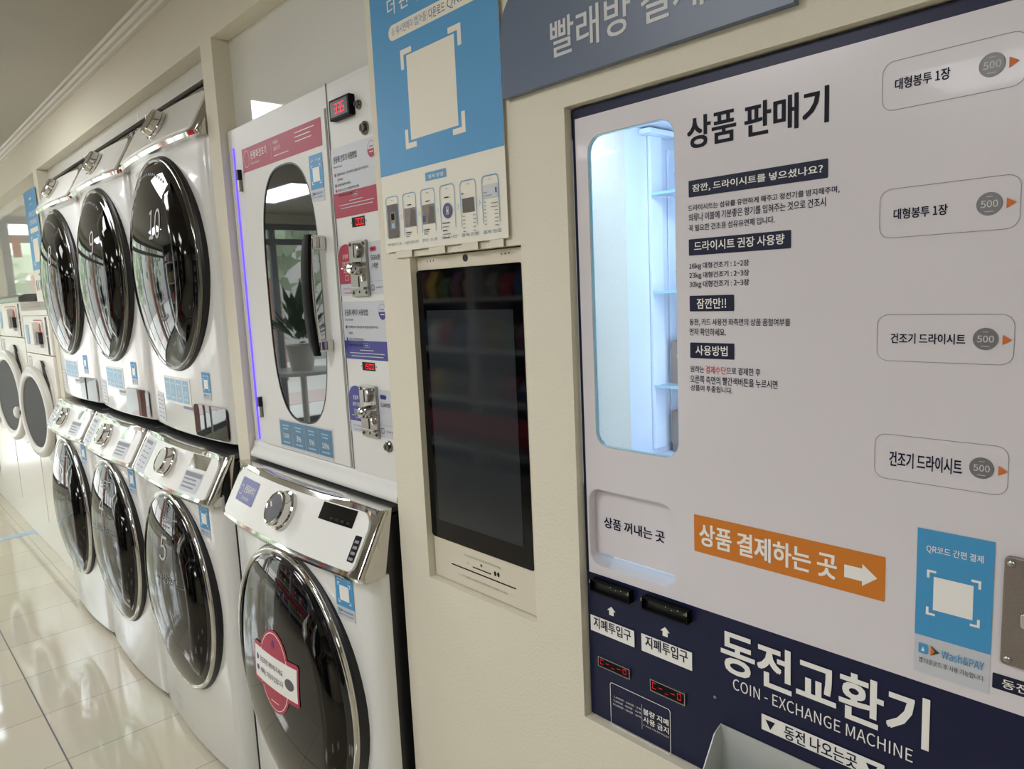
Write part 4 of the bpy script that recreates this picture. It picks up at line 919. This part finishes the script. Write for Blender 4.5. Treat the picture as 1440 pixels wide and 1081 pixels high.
coin_set(1.422+dz, 1.524+dz, 'pink', ('운동화', '건조기용', '코인기'), ('Shoes Dryer', 'Coin Machine'), '500원', '/ 4분', 1.420+dz, 1.529+dz)
coin_set(1.137+dz, 1.234+dz, 'purple', ('운동화', '세탁기용', '코인기'), ('Shoes Washer', 'Coin Machine'), '5,000원', None, 1.134+dz, 1.240+dz)
for z0, z1, digs in ((1.556+dz, 1.575+dz, '000'), (1.270+dz, 1.287+dz, '1500')):
    p = Print(YP-.0006); p.rect(-1.288, z0, -1.240, z1, 'black').up(); w_ = .0105
    for i, ch in enumerate(digs): seg(p, -1.241-(len(digs)-i)*w_, z0+.003, w_*.74, z1-z0-.006, .0013, DIG[ch], 'red_led')
    p.build('price_display', CB, smooth=0)
    for xx in (-1.292, -1.236): m = MB(); m.lathe([(.0022, 0), (0, .0012)], (xx, YP, (z0+z1)/2), 'steel', 10); m.build('screw', CB)

# ------------------------------------------------------------------ the older washers on their plinth
def old_washer(x0, x1, top, label_, digit):
    yf = -.012; t = thing('coin_washer', label_, 'washing machine', ((x0+x1)/2, yf, .185), 'older coin washers beyond the far pilaster'); cx = (x0+x1)/2; w_ = x1-x0; zb = .185; seam = top-.245
    m = MB(); m.box(x0+.003, yf+.16, zb, x1-.003, .6, seam-.004, 'enamel_old'); m.build('lower_body', t)
    m = MB(); m.box(x0+.003, yf, seam, x1-.003, .6, top-.045, 'enamel_old'); m.build('control_head', t, bevel=.004)
    m = MB(); m.loft([[(x, yf-.004, top-.045), (x, yf-.004, top-.02), (x, yf+.03, top-.004), (x, .6, top), (x, .6, top-.045)] for x in (x0+.001, x1-.001)], 'lid_grey' if digit else 'enamel_old'); m.build('top_cover', t)
    zc = .875 if not digit else .908
    R1, R2 = (.240, .186) if not digit else (.270, .212)
    n = 72; hole = circ(cx, zc, R1-.03, n); xa, xb, za, zb2 = x0+.003, x1-.003, zb, seam-.004; outer = []
    for (hx_, hz_) in hole:
        dx_, dz_ = hx_-cx, hz_-zc; k = min(((xb-cx) if dx_ > 0 else (cx-xa))/max(abs(dx_), 1e-6), ((zb2-zc) if dz_ > 0 else (zc-za))/max(abs(dz_), 1e-6)); outer.append([cx+dx_*k, zc+dz_*k])
    for c_ in ((xa, za), (xb, za), (xb, zb2), (xa, zb2)):
        i = min(range(n), key=lambda i: math.hypot(outer[i][0]-c_[0], outer[i][1]-c_[1])); outer[i] = list(c_)
    m = MB(); m.ring(outer, hole, yf, yf+.16, 'enamel_old'); m.build('lower_front', t, smooth=30)
    m = MB(); m.lathe([(R1+.03, .001), (R1+.028, .005), (R1-.03, .006), (R1-.03, -.03)], (cx, yf, zc), 'old_ring', 56); m.build('door_recess', t)
    th = math.radians(6); piv = Vector((cx+R1, yf, zc))
    def swing(q):
        q.v = [piv+Matrix.Rotation(th, 3, 'Z') @ (v-piv) for v in q.v]; return q
    m = MB(); m.lathe([(R1-.012, .004), (R1, .008), (R1+.002, .022), (R1-.008, .032), (R1-.03, .036), (R2+.006, .033), (R2, .026), (R2, .010)], (cx, yf, zc), 'old_ring', 64); dr = swing(m).build('door_ring', t, smooth=60)
    m = MB(); m.lathe([(R2+.002, .026), (R2-.004, .0), (R2-.022, -.08), (R2-.03, -.105)], (cx, yf, zc), 'old_dark', 64); swing(m).build('door_cone', dr, smooth=60)
    m = MB(); m.lathe([(R2-.028, -.104), (R2-.05, -.108), (0, -.110)], (cx, yf, zc), 'glass_old', 48); swing(m).build('door_glass', dr, smooth=80)
    m = MB(); m.lathe([(.03, 0), (.032, .012), (.022, .02), (0, .022)], (cx-R1-.035, yf-.03, zc-.02), 'old_ring', 20); swing(m).build('door_handle', dr)
    m = MB(); m.box(cx-R1-.03, yf-.034, zc-.03, cx-R1+.014, yf-.018, zc-.008, 'black'); swing(m).build('handle_bar', dr, bevel=.003)
    m = MB(); m.prism([(cx+R1*.3, zc+R1+.03), (cx+R1*.45, zc+R1+.015), (cx+R1*.85, zc+R1*.62), (cx+R1*.6, zc+R1*.6)], yf-.012, yf-.001, 'old_dark'); m.build('latch_cover', t)
    # control head details
    p = Print(yf-.001, .0004); za, zb_ = seam+.015, top-.065
    p.rect(x1-.085, seam+.004, x1-.045, top-.055, 'old_dark').up(); p.rect(x1-.083, (za+zb_)/2-.002, x1-.047, (za+zb_)/2+.002, 'grey_print'); p.rect(x1-.072, zb_-.04, x1-.057, zb_-.005, 'ink_fine')
    p.rect(x0+.20, za, x1-.15, zb_, 'white_print').up(); p.rline(x0+.30, (za+zb_)/2+.005, x1-.155, zb_-.002, .004, .006, 'rust_print'); p.poly(circ(x1-.215, (za+zb_)/2+.035, .028, 20), 'rust_print')
    p.rect(x0+.06, za+.03, x0+.14, zb_-.03, 'blue_pale'); p.rect(x1-.26, za+.02, x1-.17, za+.085, 'ink_fine')
    p.build('control_print', t, smooth=0)
    m = MB(); m.box(x1-.34, yf-.03, za+.035, x1-.25, yf-.001, zb_-.015, 'enamel_old'); m.box(x1-.245, yf-.02, za+.04, x1-.175, yf-.001, za+.10, 'case_dark'); cu = m.build('coin_unit', t, bevel=.004)
    p = Print(yf-.001, .0004); p.rline(x0+.045, seam-.15, x0+.125, seam-.02, .02, .006, 'ink_fine'); p.rect(x0+.07, seam-.13, x0+.1, seam-.04, 'grey_print'); p.build('door_sign', t, smooth=0)
old_washer(-4.785, -4.115, 1.422, 'off white old coin washer nearest the far pilaster, with grey ringed round door', 0)
old_washer(-5.60, -4.80, 1.500, 'taller off white old coin washer, second from the far pilaster', 1)
old_washer(-6.42, -5.62, 1.500, 'taller off white old coin washer at the far left edge', 1)
m = MB(); m.box(-6.9, 0.004, 0, -4.115, .6, .178, 'enamel_old'); m.box(-5.66, -.002, .168, -4.115, .004, .178, 'enamel_old')
tag(m.build('washer_plinth', bevel=.003), 'long low white plinth under the old coin washers', 'plinth')

# ------------------------------------------------------------------ across the room and outside (seen in the reflections)
def shelf_unit(x, y, label_):
    t = thing('goods_shelf', label_, 'shelf', (x, y, 0), 'goods shelves across the room'); m = MB()
    for sx in (-.6, .6): m.box(x+sx-.02, y-.2, 0, x+sx+.02, y+.2, 1.9, 'shelf_metal')
    m.box(x-.6, y-.2, 0, x+.6, y-.18, 1.9, 'case_dark')
    for i in range(5): m.box(x-.58, y-.2, .12+i*.4, x+.58, y+.2, .15+i*.4, 'shelf_metal')
    m.build('rack_frame', t)
    for i in range(5):
        for k in range(7):
            h = .16+.08*random.random(); q = MB(); xx = x-.5+k*.165; q.loft([[(xx-.06, y+.0, .15+i*.4), (xx+.06, y+.0, .15+i*.4), (xx+.06, y+.09, .15+i*.4), (xx-.06, y+.09, .15+i*.4)], [(xx-.065, y-.01, .15+i*.4+h*.5), (xx+.065, y-.01, .15+i*.4+h*.5), (xx+.065, y+.11, .15+i*.4+h*.5), (xx-.065, y+.11, .15+i*.4+h*.5)], [(xx-.055, y+.03, .15+i*.4+h), (xx+.055, y+.03, .15+i*.4+h), (xx+.055, y+.05, .15+i*.4+h), (xx-.055, y+.05, .15+i*.4+h)]], 'packet%d' % ((i*3+k*2+int(x*3)) % 6)); q.build('snack_packet', t)
shelf_unit(-4.95, -3.0, 'white goods shelf with bright packets in the room, nearest the end glass')
shelf_unit(-3.7, -3.0, 'white goods shelf with bright packets in the room, behind the red bench')
shelf_unit(-1.4, YB+.22, 'white goods shelf with bright packets against the dark opposite wall')
t = thing('red_bench', 'long red topped bench in the middle of the room', 'bench', (-3.9, -2.4, 0)); m = MB(); m.box(-4.9, -2.6, .42, -2.9, -2.2, .50, 'red_paint'); m.build('seat', t, bevel=.01)
for sx in (-4.75, -3.05):
    for sy in (-2.55, -2.25): m = MB(); m.box(sx-.02, sy-.02, 0, sx+.02, sy+.02, .42, 'shelf_metal'); m.build('leg', t)
def plant(x, y, z, label_, s_=1.):
    t = thing('potted_plant', label_, 'plant', (x, y, z)); m = MB(); m.lathe([(.10*s_, 0), (.14*s_, .22*s_), (.15*s_, .24*s_), (.13*s_, .24*s_), (.12*s_, .20*s_), (0, .20*s_)], (x, y, z), 'pot', 24, (0, 0, 1)); m.build('pot', t)
    m = MB(); rr = random.Random(3)
    for i in range(90):
        a = rr.random()*2*PI; el = .3+rr.random()*1.2; L_ = (.3+.3*rr.random())*s_; d = Vector((math.cos(a)*math.cos(el), math.sin(a)*math.cos(el), math.sin(el))); b0 = Vector((x, y, z+.22*s_))+d*L_*(.2+.5*rr.random()); sd = d.cross(Vector((0, 0, 1))).normalized()*.035*s_; e_ = b0+d*L_*.55-Vector((0, 0, .05*s_))
        m.add([b0, b0+(e_-b0)*.5+sd, e_, b0+(e_-b0)*.5-sd], [(0, 1, 2, 3)], 'leaf')
    m.build('foliage', t, smooth=0)
t = thing('side_table', 'small white table by the glass end wall', 'table', (-6.4, -2.4, 0)); m = MB(); m.lathe([(.35, 0), (.35, .03)], (-6.4, -2.4, .7), 'enamel', 32, (0, 0, 1)); m.build('table_top', t); m = MB(); m.lathe([(.2, 0), (.2, .015), (.03, .03), (.03, .7)], (-6.4, -2.4, 0), 'enamel', 24, (0, 0, 1)); m.build('pedestal', t)
plant(-6.4, -2.4, .73, 'green leafy plant in a white pot on the small table', 1.0)
# outside
m = MB(); m.box(-24, -20, -.16, XL-.1, 8, -.06, 'pavement'); m.box(XL-.1, -20, -.16, 4, YB-.1, -.06, 'pavement'); struct(m.build('pavement', smooth=0))
m = MB(); m.box(-10.6, -20, -.06, -9.4, 6, -.05, 'kerb_red'); m.box(-9.4, -6.6, -.06, 4, -5.6, -.05, 'kerb_red'); struct(m.build('kerb_band', smooth=0))
m = MB(); m.box(-8.1, -2.65, -.06, -7.8, -2.40, 3.2, 'brick'); tag(m.build('brick_pillar', smooth=0), 'red brick pillar standing outside the glass end wall', 'pillar')
def tree(x, y, h, label_, sd):
    t = thing('street_tree', label_, 'tree', (x, y, -.06), 'trees along the street'); m = MB(); m.tube([(x, y, -.06), (x+.05, y, h*.5), (x, y+.05, h*.75)], [.14, .10, .05], 'brick', 8); m.build('trunk', t)
    rr = random.Random(sd); m = MB()
    for i in range(260):
        d = Vector((rr.gauss(0, 1), rr.gauss(0, 1), rr.gauss(0, .9))).normalized()*(1.0+.7*rr.random()); c = Vector((x, y, h*.72))+d*.95; u = Vector((rr.gauss(0, 1), rr.gauss(0, 1), rr.gauss(0, 1))).normalized()*.2; v_ = u.cross(d).normalized()*.16
        m.add([c-u, c+v_, c+u, c-v_], [(0, 1, 2, 3)], 'leaf_out')
    m.build('crown', t, smooth=0)
for i, (x, y, h) in enumerate(((-12, -1.2, 3.2), (-12.5, -5, 3.6), (-8.6, -8.2, 3.3), (-5.2, -8.6, 3.5), (-11.5, 2.5, 3.4))):
    tree(x, y, h, ['leafy street tree straight beyond the end glass', 'leafy street tree beyond the glass corner', 'leafy street tree left of the side glass', 'leafy street tree right of the side glass', 'leafy street tree behind the washer wall end'][i], i)
t = thing('street_building', 'dull red brick building across the street', 'building', (-16, -4, -.06)); m = MB(); m.box(-19, -12, -.06, -16, 8, 3.6, 'street_brick'); m.build('wall', t, smooth=0)
t = thing('street_building', 'grey building opposite the side glass', 'building', (-3, -14, -.06)); m = MB(); m.box(-14, -17, -.06, 3, -14, 3.4, 'rear_wall'); m.build('wall', t, smooth=0)

m = MB(); m.box(-6.975, -.225, 1.83, -6.972, -.165, 1.99, 'orange_mark'); tag(m.build('glass_notice', smooth=0), 'small orange notice hanging inside the end glass', 'notice')
bpy.data.scenes.remove(TS)
